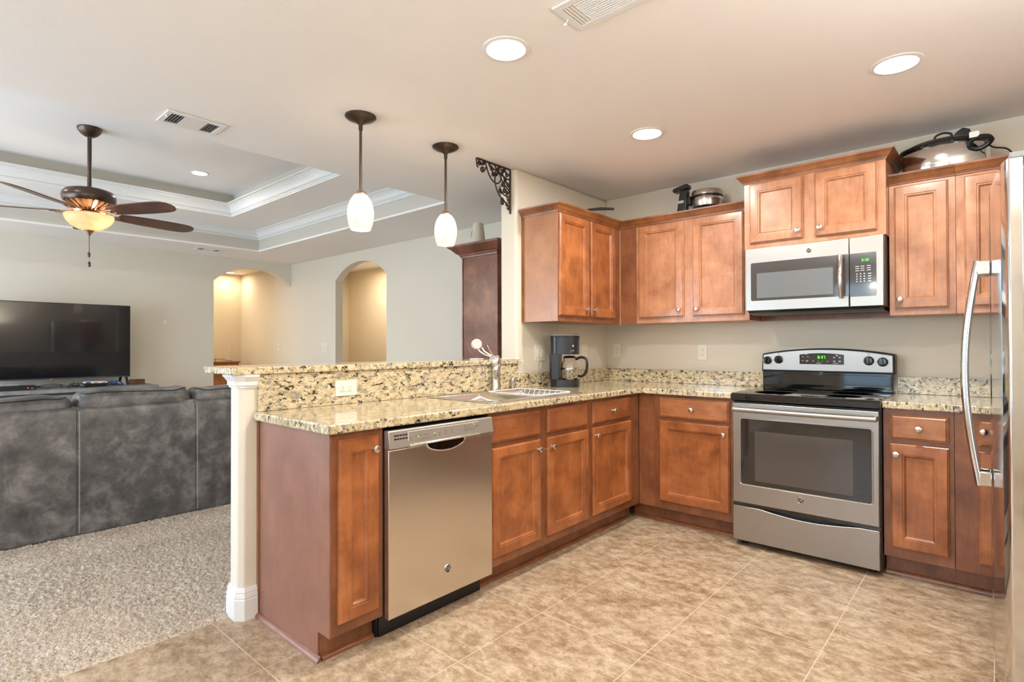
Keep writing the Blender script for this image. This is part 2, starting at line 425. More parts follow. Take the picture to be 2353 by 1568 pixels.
def thing(name, loc, label, cat, group=None, rz=0, local=False):
    o = bpy.data.objects.new(name, None); COL.objects.link(o); o.location = loc; o.rotation_euler = (0, 0, rz)
    o.empty_display_size = 0.05
    ORG[o.name] = Vector((0,0,0)) if local else Vector(loc)
    return tag(o, label, cat, group)
def tag(o, label, cat, group=None):
    o['label'] = label; o['category'] = cat
    if group: o['group'] = group
    return o
def struct(o): o['kind'] = 'structure'; return o
def smooth_path(pts, k=5):
    # Catmull-Rom through the given points
    P = [Vector(p) for p in pts]; P = [P[0]*2-P[1]] + P + [P[-1]*2-P[-2]]; out = []
    for i in range(1, len(P)-2):
        for j in range(k):
            u = j/k; a, b, c, d = P[i-1], P[i], P[i+1], P[i+2]
            out.append(0.5*((2*b)+(c-a)*u+(2*a-5*b+4*c-d)*u*u+(3*b-3*c+d-a)*u**3))
    return out+[P[-2]]
def B(x0, x1, y0, y1, z0, z1): return MB().box(x0, x1, y0, y1, z0, z1)
def rrect(u0, u1, v0, v1, r, n=5):
    pts = []
    for (cx, cy, a0) in ((u1-r, v0+r, -PI/2), (u1-r, v1-r, 0), (u0+r, v1-r, PI/2), (u0+r, v0+r, PI)):
        for i in range(n+1):
            a = a0 + (PI/2)*i/n; pts.append((cx+r*math.cos(a), cy+r*math.sin(a)))
    return pts

# ------------------------------------------------------------------ room shell
CZ = 2.4446; YN = 0.592; XW = -0.618
XE = 2.78; YS = -6.0; XL = -6.15
# tiled floor and carpeted floor (split at the carpet edge)
struct(B(-0.685, XE, YS, YN, -0.08, 0.0).build('floor', 'tile'))
def carpet():
    b = MB(); rnd = random.Random(3)
    # fine pile where the camera sees it close, coarse elsewhere
    x0, x1, y0, y1 = -2.75, -0.685, -4.40, -1.30; nx, ny = 290, 430
    vs = []; fs = []
    for i in range(nx+1):
        for j in range(ny+1):
            edge = 1.0 if i < nx-1 else (0.4 if i == nx-1 else 0.0)
            x = x0+(x1-x0)*i/nx; y = y0+(y1-y0)*j/ny
            z = 0.005 + (rnd.random()**1.4)*0.015*edge
            if i in (0,) or j in (0, ny): z = 0.009
            vs.append((x+(rnd.random()-.5)*.004*edge, y+(rnd.random()-.5)*.004, z if i < nx else 0.0))
    for i in range(nx):
        for j in range(ny):
            a = i*(ny+1)+j; fs.append((a, a+ny+1, a+ny+2, a+1))
    b.add(vs, fs)
    for (a, c, d, e) in ((XL-1.9, x0, YS, YN+0.1), (x0, x1, YS, y0), (x0, x1, y1, YN+0.1)):
        b.add([(a, d, 0.009), (c, d, 0.009), (c, e, 0.009), (a, e, 0.009)], [(0, 1, 2, 3)])
    b.box(XL-1.9, -0.69, YS, 2.1, -0.08, 0.0)
    return b
struct(carpet().build('floor', 'carpet', smooth=180))
# kitchen / dining walls
struct(B(XW, XE+0.12, YN, YN+0.12, 0, CZ).build('wall_north', 'wall'))
struct(B(XE, XE+0.12, YS, YN, 0, CZ).build('wall_east', 'wall'))
# stub wall between kitchen and living room, rounded corners, and the half wall under the bar
struct(B(-0.77, XW, -0.585, 0.66, 0, CZ).build('wall_stub', 'wall', bevel=0.02, seg=4))
kw = [(-0.615, -0.586), (-0.615, -2.418), (-0.637, -2.44), (-0.713, -2.44), (-0.735, -2.418), (-0.735, -0.586)]
struct(MB().prism(kw, 'xy', 0, 1.083).build('wall_peninsula', 'wall', bevel=0.006))
# living-room wall with the arched opening (north), reaching from the stub wall to the hall corner
def arch(u0, u1, zs, zt, n=24):
    w = (u1-u0)/2; h = zt-zs; R = (w*w+h*h)/(2*h); c = (u0+u1)/2; zc = zt-R; a = math.asin(w/R)
    return [(c+R*math.sin(-a+2*a*i/n), zc+R*math.cos(-a+2*a*i/n)) for i in range(n+1)]
o1 = [(-8.1, 0), (-4.896, 0)] + arch(-4.896, -3.726, 2.10, 2.312) + [(-3.726, 0), (-0.77, 0), (-0.77, CZ), (-8.1, CZ)]
struct(MB().prism(o1, 'xz', 0.55, 0.66).build('wall_living_north', 'wall'))
o2 = [(YS, 0), (-0.554, 0)] + arch(-0.554, 0.55, 2.11, 2.335) + [(0.55, CZ), (YS, CZ)]
struct(MB().prism(o2, 'yz', XL-0.12, XL).build('wall_west', 'wall'))
# hall behind the west arch
struct(B(-8.1, -7.97, -2.0, 0.55, 0, CZ).build('wall_hall_back', 'wall_warm'))
struct(B(-7.97, XL-0.12, -2.1, -2.0, 0, CZ).build('wall_hall_south', 'wall_warm'))
# passage behind the north arch
struct(B(-6.3, -2.6, 1.62, 1.72, 0, CZ).build('wall_passage_back', 'wall_warm'))
struct(B(-6.4, -6.3, 0.66, 1.72, 0, CZ).build('wall_passage_west', 'wall_warm'))
struct(B(-2.6, -2.5, 0.66, 1.72, 0, CZ).build('wall_passage_east', 'wall_warm'))
struct(B(-6.4, -2.5, 0.66, 1.72, CZ, CZ+0.1).build('ceiling_passage', 'ceiling'))
struct(B(-8.1, XL-0.12, -2.1, 0.55, CZ, CZ+0.1).build('ceiling_hall', 'ceiling'))
# south wall with patio door and dining window openings
us = [XL-0.12, -5.2, -1.8, -0.1, 2.1, XE+0.12]; zs = [0, 0.5, 0.05+2.05, 2.2, CZ]
def ins_s(u, z):
    if -5.2 < u < -1.8 and z < 2.2: return False
    if -0.1 < u < 2.1 and 0.5 < z < 2.2: return False
    return True
struct(MB().cells(us, [0, 0.5, 2.2, CZ], ins_s, 'xz', YS-0.14, YS).build('wall_south', 'wall'))
def window(nm, x0, x1, z0, z1, nx, nz):
    b = MB(); t = 0.05; y0, y1 = YS-0.10, YS-0.04
    b.box(x0, x1, y0, y1, z0, z0+t).box(x0, x1, y0, y1, z1-t, z1).box(x0, x0+t, y0, y1, z0, z1).box(x1-t, x1, y0, y1, z0, z1)
    for i in range(1, nx):
        x = x0+(x1-x0)*i/nx; b.box(x-0.03, x+0.03, y0, y1, z0, z1)
    for i in range(1, nz):
        z = z0+(z1-z0)*i/nz; b.box(x0, x1, y0+.02, y1-.02, z-0.012, z+0.012)
    f = struct(b.build(nm, 'trim', bevel=0.003))
    p = B(x0+.02, x1-.02, YS-0.075, YS-0.070, z0+.02, z1-.02).build('pane', 'pane', f)
window('door_1', -5.2, -1.8, 0.0, 2.2, 4, 1)
window('window_1', -0.1, 2.1, 0.5, 2.2, 3, 2)
struct(B(-30, 30, -40, YS-0.16, -0.3, -0.12).build('ground', 'lawn'))
# ceilings: soffit level with the tray opening, middle tray, upper tray
TX0, TX1, TY0, TY1 = -5.35, -1.66, -4.57, -0.29
IX0, IX1, IY0, IY1 = -4.74, -2.27, -4.00, -0.86
Z2, Z3 = 2.70, 2.945
struct(MB().cells([XL-0.12, TX0, TX1, XE+0.12], [YS-0.14, TY0, TY1, 0.72],
       lambda u, v: not (TX0 < u < TX1 and TY0 < v < TY1), 'xy', CZ, CZ+0.02).build('ceiling', 'ceiling'))
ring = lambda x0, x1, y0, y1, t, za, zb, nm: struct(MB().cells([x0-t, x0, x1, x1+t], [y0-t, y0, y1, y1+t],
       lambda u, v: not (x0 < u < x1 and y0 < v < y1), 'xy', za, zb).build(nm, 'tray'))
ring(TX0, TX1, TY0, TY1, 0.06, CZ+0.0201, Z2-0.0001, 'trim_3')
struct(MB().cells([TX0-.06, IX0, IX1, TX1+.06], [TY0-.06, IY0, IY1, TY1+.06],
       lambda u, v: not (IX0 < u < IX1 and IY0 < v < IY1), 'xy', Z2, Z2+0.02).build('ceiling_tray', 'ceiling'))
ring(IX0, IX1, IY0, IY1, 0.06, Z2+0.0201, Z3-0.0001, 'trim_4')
struct(B(IX0-.06, IX1+.06, IY0-.06, IY1+.06, Z3, Z3+0.08).build('ceiling_tray_upper', 'ceiling'))
def crown_room(zb, zt, w):
    h = zt-zb
    f = [(0, 0), (.14, 0), (.14, .10), (.22, .12), (.22, .20), (.16, .23), (.28, .27), (.34, .33), (.36, .42), (.40, .52), (.47, .62), (.56, .70), (.66, .76), (.66, .80), (.76, .82), (.76, .87), (.90, .89), (1.0, .93), (1.0, 1.0), (0, 1.0)]
    return [(o*w, zb+q*h) for o, q in f]
def rectpath(x0, x1, y0, y1): return [(x0, y0), (x0, y1), (x1, y1), (x1, y0)]   # offset to the right = inwards
struct(MB().sweep(rectpath(TX0, TX1, TY0, TY1), crown_room(2.59, Z2, 0.085), True).build('trim_1', 'trim', smooth=25))
struct(MB().sweep(rectpath(IX0, IX1, IY0, IY1), crown_room(Z2-0.0, 2.835, 0.10), True).build('trim_2', 'trim', smooth=25))
# baseboards
bp = [(0, 0), (0.016, 0), (0.016, 0.095), (0.012, 0.105), (0.012, 0.115), (0.005, 0.13), (0, 0.13)]
struct(MB().sweep([(XL, -0.60), (XL, YS)][::-1], bp).build('baseboard_west', 'trim'))
struct(MB().sweep([(-3.70, 0.55), (-1.5, 0.55)], bp).build('baseboard_living_north', 'trim'))
# stepped base and capital mouldings around the end of the half wall
kpath = [(-0.735, -0.60), (-0.735, -2.418), (-0.713, -2.44), (-0.637, -2.44), (-0.615, -2.418), (-0.615, -2.366)]
bprof = [(0, 0), (0.016, 0), (0.016, 0.088), (0.013, 0.094), (0.016, 0.099), (0.013, 0.112), (0.009, 0.118), (0.013, 0.122), (0.005, 0.142), (0, 0.142)]
cprof = [(0, 1.022), (0.006, 1.022), (0.008, 1.032), (0.013, 1.034), (0.014, 1.052), (0.024, 1.066), (0.026, 1.070), (0.030, 1.072), (0.032, 1.0825), (0, 1.0825)]
struct(MB().sweep(kpath, bprof).build('baseboard_peninsula', 'trim', smooth=20))
struct(MB().sweep(kpath, cprof).build('trim_5', 'trim', smooth=20))

# ------------------------------------------------------------------ cabinets
DOOR = [(0.0, 0.0), (0.0, 0.010), (0.003, 0.0125), (0.004, 0.0125), (0.008, 0.019), (0.012, 0.0195), (0.050, 0.0195), (0.0515, 0.0155), (0.0555, 0.0150), (0.058, 0.0155), (0.066, 0.0055), (0.069, 0.005)]
DRAW = [(0.0, 0.0), (0.0, 0.009), (0.003, 0.0115), (0.004, 0.0115), (0.013, 0.0195), (0.017, 0.0195)]
FACE_N = {'px': (1, 0, 0), 'ny': (0, -1, 0), 'nx': (-1, 0, 0)}
def knob(parent, u, v, face, n0):
    nx = FACE_N[face]; c = (n0, u, v) if face in ('px', 'nx') else (u, n0, v)
    MB().lathe([(0.0075, 0), (0.0065, 0.004), (0.0050, 0.012), (0.0070, 0.016), (0.0145, 0.019), (0.0158, 0.023), (0.0145, 0.027), (0.008, 0.030), (0, 0.0308)], c, nx, 24).build('knob', 'nickel', parent)
def front(kind, parent, u0, u1, v0, v1, face, n0, mat, kn=None, grainmat=None):
    sgn = 1 if face == 'px' else -1
    o = MB().nested(u0, u1, v0, v1, DOOR if kind == 'door' else DRAW, face, n0).build(kind, mat, parent, smooth=20)
    if kn: knob(o, kn[0], kn[1], face, n0 + (0.019 if face == 'px' else -0.019))
    return o
M['wood_hy'] = wood('stained_maple_drawer_y', (116, 64, 34), (146, 86, 48), (168, 104, 62), grain='y')
M['wood_hx'] = wood('stained_maple_drawer_x', (138, 82, 48), (166, 106, 66), (188, 126, 82), grain='x')
TK = 0.107
def base_px(name, y0, y1, label, cat='cabinet', group=None, hollow=False):
    t = thing(name, (-0.31, (y0+y1)/2, 0), label, cat, group)
    b = B(-0.605, 0.0, y0, y1, TK, 0.876)
    if hollow:   # open box under the sink bowls
        b = B(-0.028, 0.0, y0, y1, TK, 0.876).box(-0.605, -0.028, y0, y0+0.018, TK, 0.876).box(-0.605, -0.028, y1-0.018, y1, TK, 0.876)
        b.box(-0.605, -0.028, y0+.018, y1-.018, TK, TK+0.018).box(-0.605, -0.595, y0+.018, y1-.018, TK+.018, 0.876)
    b.build('body', 'wood_dark', t, bevel=0.0015 if not hollow else 0)
    B(-0.605, -0.076, y0, y1, 0.0, TK-0.001).build('toe_kick', 'wood_dark', t)
    MB().prism([(-0.0755, 0), (-0.0755, 0.018), (-0.066, 0.014), (-0.060, 0.006), (-0.059, 0)], 'xz', y0, y1).build('shoe_moulding', 'wood_dark', t)
    return t
# narrow end cabinet with laminated end panel
t = base_px('base_cabinet', -2.355, -2.124, 'narrow pull-out wooden base cabinet at the open end of the peninsula, beside the dishwasher')
front('door', t, -2.330, -2.149, 0.150, 0.850, 'px', 0.0, 'wood', (-2.180, 0.800))
MB().prism([(-0.612, 0.0), (-0.084, 0.0), (-0.084, TK), (0.0, TK), (0.0, 0.8755), (-0.612, 0.8755)], 'xz', -2.363, -2.3555).build('end_panel', 'wood_laminate', t, bevel=0.001)
B(-0.612, -0.592, -2.3675, -2.3635, 0.02, 0.8755).build('scribe_strip', 'wood_dark', t)
MB().prism([(-2.3635, 0), (-2.3635, 0.020), (-2.372, 0.016), (-2.379, 0.007), (-2.380, 0)], 'yz', -0.60, -0.060).build('shoe_moulding', 'wood_laminate', t)
# sink base with two tip-out fronts and two doors
t = base_px('sink_cabinet', -1.509, -0.622, 'wide wooden base cabinet under the sink with two false fronts and paired doors', hollow=True)
front('drawer', t, -1.496, -1.108, 0.722, 0.856, 'px', 0.0, 'wood_hy')
front('drawer', t, -1.046, -0.652, 0.722, 0.856, 'px', 0.0, 'wood_hy')
front('door', t, -1.496, -1.108, 0.152, 0.700, 'px', 0.0, 'wood', (-1.139, 0.648))
front('door', t, -1.046, -0.645, 0.152, 0.700, 'px', 0.0, 'wood', (-1.018, 0.648))
c = MB().tube([(0.034, -1.139, 0.651), (0.036, -1.078, 0.6465), (0.034, -1.018, 0.651)], 0.0011, 6)
c.tube([(0.034, -1.139, 0.645), (0.036, -1.078, 0.6385), (0.034, -1.018, 0.645)], 0.0011, 6)
tag(c.build('elastic_cord', 'cord', org=(0.034, -1.078, 0.645)), 'thin brown elastic loop joining the two sink cabinet door knobs', 'cord')
# drawer-over-door cabinet next to the inside corner
t = base_px('base_cabinet', -0.622, 0.0, 'wooden base cabinet with drawer above door, on the peninsula side of the inside corner')
front('drawer', t, -0.596, -0.128, 0.722, 0.856, 'px', 0.0, 'wood_hy', (-0.373, 0.790))
front('door', t, -0.596, -0.128, 0.158, 0.702, 'px', 0.0, 'wood', (-0.568, 0.652))
def base_ny(name, x0, x1, label, group=None, filler=0.0):
    t = thing(name, ((x0+x1)/2, 0.3, 0), label, 'cabinet', group)
    B(x0+filler, x1, 0.0, 0.590, TK, 0.876).build('body', 'wood_dark', t, bevel=0.0015)
    B(x0+filler if filler else x0, x1, 0.076, 0.590, 0.0, TK-0.001).build('toe_kick', 'wood_dark', t)
    MB().prism([(0.0755, 0), (0.0755, 0.018), (0.066, 0.014), (0.060, 0.006), (0.059, 0)], 'yz', (-0.062 if filler else x0), x1).build('shoe_moulding', 'wood_dark', t)
    return t
t = base_ny('base_cabinet', 0.001, 0.659, 'wooden base cabinet with drawer above door, left of the range', filler=0.121)
B(0.001, 0.121, 0.004, 0.030, TK, 0.876).build('filler_panel', 'wood_dark', t)
B(-0.075, 0.121, 0.076, 0.090, 0.0, TK-0.001).build('toe_kick', 'wood_dark', t)
front('drawer', t, 0.161, 0.632, 0.724, 0.858, 'ny', 0.0, 'wood_hx', (0.394, 0.790))
front('door', t, 0.161, 0.632, 0.160, 0.702, 'ny', 0.0, 'wood', (0.600, 0.650))
t = base_ny('base_cabinet', 1.426, 1.717, 'narrow wooden base cabinet with drawer above door, right of the range')
front('drawer', t, 1.458, 1.697, 0.720, 0.848, 'ny', 0.0, 'wood_hx', (1.579, 0.783))
front('door', t, 1.458, 1.697, 0.160, 0.696, 'ny', 0.0, 'wood', (1.484, 0.646))
t = base_ny('base_cabinet', 1.718, 2.60, 'wooden base cabinet in the far right corner, half hidden by the refrigerator')
front('drawer', t, 1.808, 2.18, 0.720, 0.848, 'ny', 0.0, 'wood_hx', (1.828, 0.795))
front('door', t, 1.808, 2.18, 0.160, 0.696, 'ny', 0.0, 'wood', (2.15, 0.650))
front('door', t, 2.21, 2.57, 0.160, 0.848, 'ny', 0.0, 'wood')

# ---- wall cabinets
UZ0, UZ1 = 1.372, 2.134
CPROF = [(0, 2.103), (0.006, 2.103), (0.008, 2.112), (0.012, 2.114), (0.014, 2.119), (0.018, 2.121), (0.026, 2.134), (0.037, 2.146), (0.040, 2.148), (0.042, 2.158), (0.0, 2.158)]
def dz(prof, d): return [(o, z+d) for o, z in prof]
UX = -0.305
t = thing('wall_cabinet', (-0.46, -0.12, UZ0), 'wooden wall cabinet with two narrow doors above the coffee maker', 'cabinet')
B(-0.617, UX, -0.522, 0.278, UZ0, UZ1).build('body', 'wood_dark', t, bevel=0.0012)
B(-0.617, UX-0.002, -0.5265, -0.5225, UZ0, 2.106).build('end_panel', 'wood_upside', t)
B(-0.617, -0.598, -0.532, -0.527, UZ0, 2.106).build('scribe_strip', 'wood_crown', t)
front('door', t, -0.518, -0.170, 1.410, 2.098, 'px', UX, 'wood', (-0.222, 1.462))
front('door', t, -0.145, 0.182, 1.410, 2.098, 'px', UX, 'wood', (-0.118, 1.462))
cp = [(-0.617, -0.527), (UX, -0.527), (UX, 0.278), (0.661, 0.278)]
MB().sweep(cp, CPROF, segs=[0, 1]).build('crown_moulding', 'wood_crown', t, smooth=20)
t = thing('wall_cabinet', (0.2, 0.43, UZ0), 'wooden wall cabinet with two doors below the waffle iron, left of the microwave', 'cabinet')
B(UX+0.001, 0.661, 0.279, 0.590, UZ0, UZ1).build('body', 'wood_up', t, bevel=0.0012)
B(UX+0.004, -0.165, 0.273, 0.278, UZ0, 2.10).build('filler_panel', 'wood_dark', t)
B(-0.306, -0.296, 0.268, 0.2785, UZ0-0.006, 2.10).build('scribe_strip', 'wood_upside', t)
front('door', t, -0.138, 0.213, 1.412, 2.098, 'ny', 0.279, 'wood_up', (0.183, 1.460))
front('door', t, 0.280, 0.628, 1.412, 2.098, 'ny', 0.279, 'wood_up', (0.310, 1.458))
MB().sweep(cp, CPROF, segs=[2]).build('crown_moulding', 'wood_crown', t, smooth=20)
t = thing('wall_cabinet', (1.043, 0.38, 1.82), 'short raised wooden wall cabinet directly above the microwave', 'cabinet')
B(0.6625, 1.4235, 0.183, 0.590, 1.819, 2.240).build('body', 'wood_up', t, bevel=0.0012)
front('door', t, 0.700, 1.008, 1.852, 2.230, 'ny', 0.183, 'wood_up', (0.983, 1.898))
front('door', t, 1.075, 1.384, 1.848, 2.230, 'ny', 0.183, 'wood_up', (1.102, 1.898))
cpm = [(0.6625, 0.585), (0.6625, 0.183), (1.4235, 0.183), (1.4235, 0.585)]
MB().sweep(cpm, dz(CPROF, 0.134)).build('crown_moulding', 'wood_crown', t, smooth=20)
B(0.6625, 1.4235, 0.500, 0.515, 1.372, 1.405).build('back_rail', 'wood_dark', t)
for (x0, x1, label, doors) in (
    (1.4245, 1.717, 'narrow one-door wooden wall cabinet, immediately right of the microwave', [(1.449, 1.687, 1.476)]),
    (1.718, 2.60, 'wooden wall cabinet in the right corner, partly behind the refrigerator', [(1.752, 2.13, 1.775), (2.16, 2.57, 2.54)])):
    t = thing('wall_cabinet', ((x0+x1)/2, 0.43, UZ0), label, 'cabinet')
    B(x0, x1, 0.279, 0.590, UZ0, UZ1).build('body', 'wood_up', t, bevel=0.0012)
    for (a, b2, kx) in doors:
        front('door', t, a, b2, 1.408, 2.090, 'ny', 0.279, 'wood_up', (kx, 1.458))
    MB().sweep([(x0, 0.279), (x1, 0.279)], CPROF).build('crown_moulding', 'wood_crown', t, smooth=20)

# ------------------------------------------------------------------ granite
SX0, SX1, SY0, SY1 = -0.520, -0.060, -1.425, -0.645     # sink cut-out
def ct_in(x, y):
    if SX0 < x < SX1 and SY0 < y < SY1: return False
    if x < 0.03: return y > -2.385
    return y > -0.03
ct = MB().cells([-0.615, SX0, SX1, 0.03, 0.661], [-2.385, SY0, SY1, -0.03, 0.591], ct_in, 'xy', 0.877, 0.914).build('countertop', 'granite', bevel=0.006, seg=3, org=(-0.3, -1.0, 0.877))
tag(ct, 'L-shaped speckled beige granite countertop along the peninsula and left of the range', 'countertop')
def cpart(b, nm='backsplash', par=ct, mat='granite_v', bevel=0.002): return b.build(nm, mat, par, bevel=bevel)
cpart(B(-0.6145, -0.595, -2.366, -0.592, 0.9145, 1.0825))
cpart(B(-0.6145, -0.596, -0.5915, 0.571, 0.9145, 1.016))
cpart(B(-0.6145, 0.661, 0.5715, 0.590, 0.9145, 1.016))
c2 = B(1.424, 2.60, -0.03, 0.591, 0.877, 0.914).build('countertop', 'granite', bevel=0.006, seg=3, org=(2.0, 0.3, 0.877))
tag(c2, 'short beige granite countertop right of the range, running behind the refrigerator', 'countertop')
cpart(B(1.424, 2.60, 0.5715, 0.590, 0.9145, 1.016), par=c2)
bar = MB().prism([(-0.583, -0.586), (-0.583, -2.470), (-0.600, -2.487), (-0.905, -2.487), (-0.93, -2.462), (-0.93, -0.586)], 'xy', 1.0835, 1.1145)
bar.box(-0.615, -0.583, -0.5865, -0.578, 1.0835, 1.1145)
tag(bar.build('bar_top', 'granite', bevel=0.005, seg=3, org=(-0.76, -1.5, 1.0835)), 'raised granite breakfast bar top on the half wall behind the sink', 'countertop')

# ------------------------------------------------------------------ lettering helpers
SEG = {'0': 'abcdef', '1': 'bc', '2': 'abged', '3': 'abgcd', '4': 'fgbc', '5': 'afgcd', '6': 'afgedc', '7': 'abc', '8': 'abcdefg', '9': 'abcdfg'}
def digits(txt, x, z, h, y, parent, org_name='clock_digits', ty=0.0008):
    # seven-segment digits on a face looking towards -y
    b = MB(); w = h*0.55; t = h*0.15; cx = x
    def bar(x0, x1, z0, z1): b.box(x0, x1, y-ty, y, z0, z1)
    for ch in txt:
        if ch == ':':
            bar(cx, cx+t, z+h*0.22, z+h*0.36); bar(cx, cx+t, z+h*0.62, z+h*0.76); cx += t+w*0.35; continue
        for q in SEG[ch]:
            if q == 'a': bar(cx+t*.6, cx+w-t*.6, z+h-t, z+h)
            if q == 'g': bar(cx+t*.6, cx+w-t*.6, z+h/2-t/2, z+h/2+t/2)
            if q == 'd': bar(cx+t*.6, cx+w-t*.6, z, z+t)
            if q == 'f': bar(cx, cx+t, z+h/2, z+h)
            if q == 'e': bar(cx, cx+t, z, z+h/2)
            if q == 'b': bar(cx+w-t, cx+w, z+h/2, z+h)
            if q == 'c': bar(cx+w-t, cx+w, z, z+h/2)
        cx += w*1.35
    return b.build(org_name, 'led_green', parent)
def text_mesh(name, body, size, loc, face, mat, parent, depth=0.0006):
    c = bpy.data.curves.new(name, 'FONT'); c.body = body; c.size = size; c.extrude = depth; c.align_x = 'CENTER'; c.align_y = 'CENTER'
    o = bpy.data.objects.new(name, c); COL.objects.link(o)
    dg = bpy.context.evaluated_depsgraph_get(); me = bpy.data.meshes.new_from_object(o.evaluated_get(dg))
    bpy.data.objects.remove(o); bpy.data.curves.remove(c)
    me.materials.clear(); me.materials.append(M[mat])
    R = {'ny': Matrix.Rotation(PI/2, 4, 'X'), 'px': Matrix.Rotation(PI/2, 4, 'Z') @ Matrix.Rotation(PI/2, 4, 'X')}[face]
    me.transform(Matrix.Translation(Vector(loc) - ORG[parent.name]) @ R)
    o = bpy.data.objects.new(name, me); COL.objects.link(o); o.parent = parent; return o
def roundel(parent, loc, face, r):
    # chrome maker's roundel: rim, dark field, interlaced script letters
    n = FACE_N[face]
    o = MB().lathe([(r, 0), (r, 0.002), (r*0.93, 0.0032), (r*0.86, 0.0024), (0, 0.0024)], loc, n, 32).build('badge', 'chrome', parent)
    nv = Vector(n)
    MB().lathe([(r*0.84, 0), (r*0.84, 0.0006), (0, 0.0006)], Vector(loc)+nv*0.0024, n, 32).build('badge_field', 'panel_dark', o)
    p = Vector(loc)+nv*0.0034
    text_mesh('badge_letters', 'GE', r*1.05, p, face, 'chrome', o, 0.0004)
    b = MB()
    u = Vector((1,0,0)) if face == 'ny' else Vector((0,1,0)); zz = Vector((0,0,1))
    for k in range(4):
        a0 = PI/4 + k*PI/2; pts = []
        for i in range(9):
            tt = i/8; a = a0 + (tt-0.5)*1.0; q = r*(0.66+0.10*math.sin(tt*PI))
            pts.append(p + u*math.cos(a)*q + zz*math.sin(a)*q)
        b.tube(pts, r*0.035, 5)
    b.build('badge_scrolls', 'chrome', o)

# ------------------------------------------------------------------ dishwasher
DY0, DY1 = -2.119, -1.514
t = thing('dishwasher', (-0.29, -1.816, 0), 'stainless dishwasher with front control strip set into the peninsula', 'dishwasher')
B(-0.59, 0.004, DY0, DY1, 0.104, 0.858).build('body', 'darkgrey', t)
MB().prism([(0.0045, 0.0945), (0.030, 0.0945), (0.034, 0.10), (0.034, 0.780), (0.028, 0.786), (0.0045, 0.786)], 'xz', DY0, DY1).build('door_panel', 'steel', t, bevel=0.002)
ctl = MB().prism([(0.0045, 0.7865), (0.040, 0.7865), (0.043, 0.790), (0.034, 0.858), (0.030, 0.861), (0.0045, 0.861)], 'xz', DY0-0.001, DY1+0.001).build('control_panel', 'steel_panel', t, bevel=0.0025)
def on_strip(z, e=0.0): return 0.043-(z-0.790)*(0.009/0.068)+e
b = MB()
for zz in (0.822, 0.836):
    for i in range(5):
        y = -2.095+i*0.014; b.box(on_strip(zz)-0.001, on_strip(zz)+0.0003, y, y+0.011, zz, zz+0.006)
b.build('vent_slots', 'black', ctl)
for y in (-1.985, -1.955, -1.925): B(on_strip(.812), on_strip(.812, .0015), y, y+0.020, 0.807, 0.818).build('button', 'steel_panel', ctl)
for y in (-1.700, -1.674, -1.648): B(on_strip(.822), on_strip(.822, .0015), y, y+0.017, 0.816, 0.828).build('button', 'steel_panel', ctl)
b = MB()
b.box(on_strip(.8485), on_strip(.8485, .0012), -2.025, -1.610, 0.8475, 0.8495).box(on_strip(.82), on_strip(.82, .0012), -2.025, -2.0235, 0.797, 0.849)
b.build('panel_outline', 'white', ctl)
b = MB()
for y, z in ((-1.985, .826), (-1.966, .827), (-1.955, .826), (-1.940, .826), (-1.925, .826), (-2.012, .822), (-2.012, .812), (-1.885, .815), (-1.855, .825), (-1.855, .815),
             (-1.82, .828), (-1.82, .818), (-1.785, .830), (-1.785, .819), (-1.70, .834), (-1.674, .836), (-1.655, .837), (-1.63, .828), (-1.62, .829)):
    b.box(on_strip(z), on_strip(z, .0006), y, y+0.0075, z, z+0.0020)
b.build('button_marks', 'print_dark', ctl)
for y, z in ((-1.975, .823), (-1.885, .826), (-1.645, .838)): B(on_strip(z), on_strip(z, .001), y, y+0.007, z, z+0.0035).build('indicator_light', 'led_green', ctl)
# scooped pocket handle below the control strip
MB().prism([(0.0345, 0.7855), (0.052, 0.788), (0.054, 0.792), (0.044, 0.798), (0.0345, 0.7925)], 'xz', -2.022, -1.608).build('handle_lip', 'chrome', t, bevel=0.002)
pk = [(-1.930, 0.7865)]; 
pk = [(-1.925 + 0.230*i/20, 0.7865-0.042*(math.sin(PI*i/20)**0.45)) for i in range(21)]
MB().prism(pk, 'yz', 0.0342, 0.0352).build('handle_pocket', 'blackgloss', t)
MB().tube([(0.036, p[0], p[1]) for p in pk], 0.0035, 8).build('pocket_rim', 'chrome', t)
roundel(t, (0.0345, -1.802, 0.213), 'px', 0.019)
MB().box(-0.55, -0.045, DY0+0.006, DY1-0.006, 0.0, 0.082).build('toe_kick', 'black', t)
B(-0.10, -0.052, DY0-0.003, DY0+0.005, 0.0, 0.10).build('toe_bracket', 'black', t)
B(-0.50, -0.030, DY0+0.1, DY1-0.1, 0.8585, 0.872).build('mounting_bracket', 'black', t)

# ------------------------------------------------------------------ range
RX0, RX1 = 0.663, 1.422
t = thing('range', (1.042, 0.25, 0), 'freestanding stainless electric range with black glass cooktop', 'stove')
B(RX0, RX1, -0.020, 0.570, 0.030, 0.868).build('body', 'black', t)
for x in (RX0+0.05, RX1-0.05):
    for y in (0.02, 0.50): MB().cyl((x, y, 0), (x, y, 0.0298), 0.018).build('foot', 'black', t)
# cooktop: glass slab with rounded black front apron
ck = MB().prism([(-0.062, 0.874), (-0.070, 0.882), (-0.072, 0.905), (-0.066, 0.914), (-0.052, 0.9185), (0.480, 0.9185), (0.480, 0.8685), (-0.050, 0.8685)], 'yz', RX0-0.0012, RX1+0.0012).build('cooktop', 'blackgloss', t, bevel=0.0015)
for (x, y, r) in ((0.86, 0.10, 0.11), (1.23, 0.10, 0.09), (0.86, 0.34, 0.08), (1.23, 0.34, 0.11)):
    MB().lathe([(r, 0), (r, 0.0004), (r-0.003, 0.0004), (r-0.003, 0)], (x, y, 0.9186), n=48).build('burner_ring', 'darkgrey', ck)
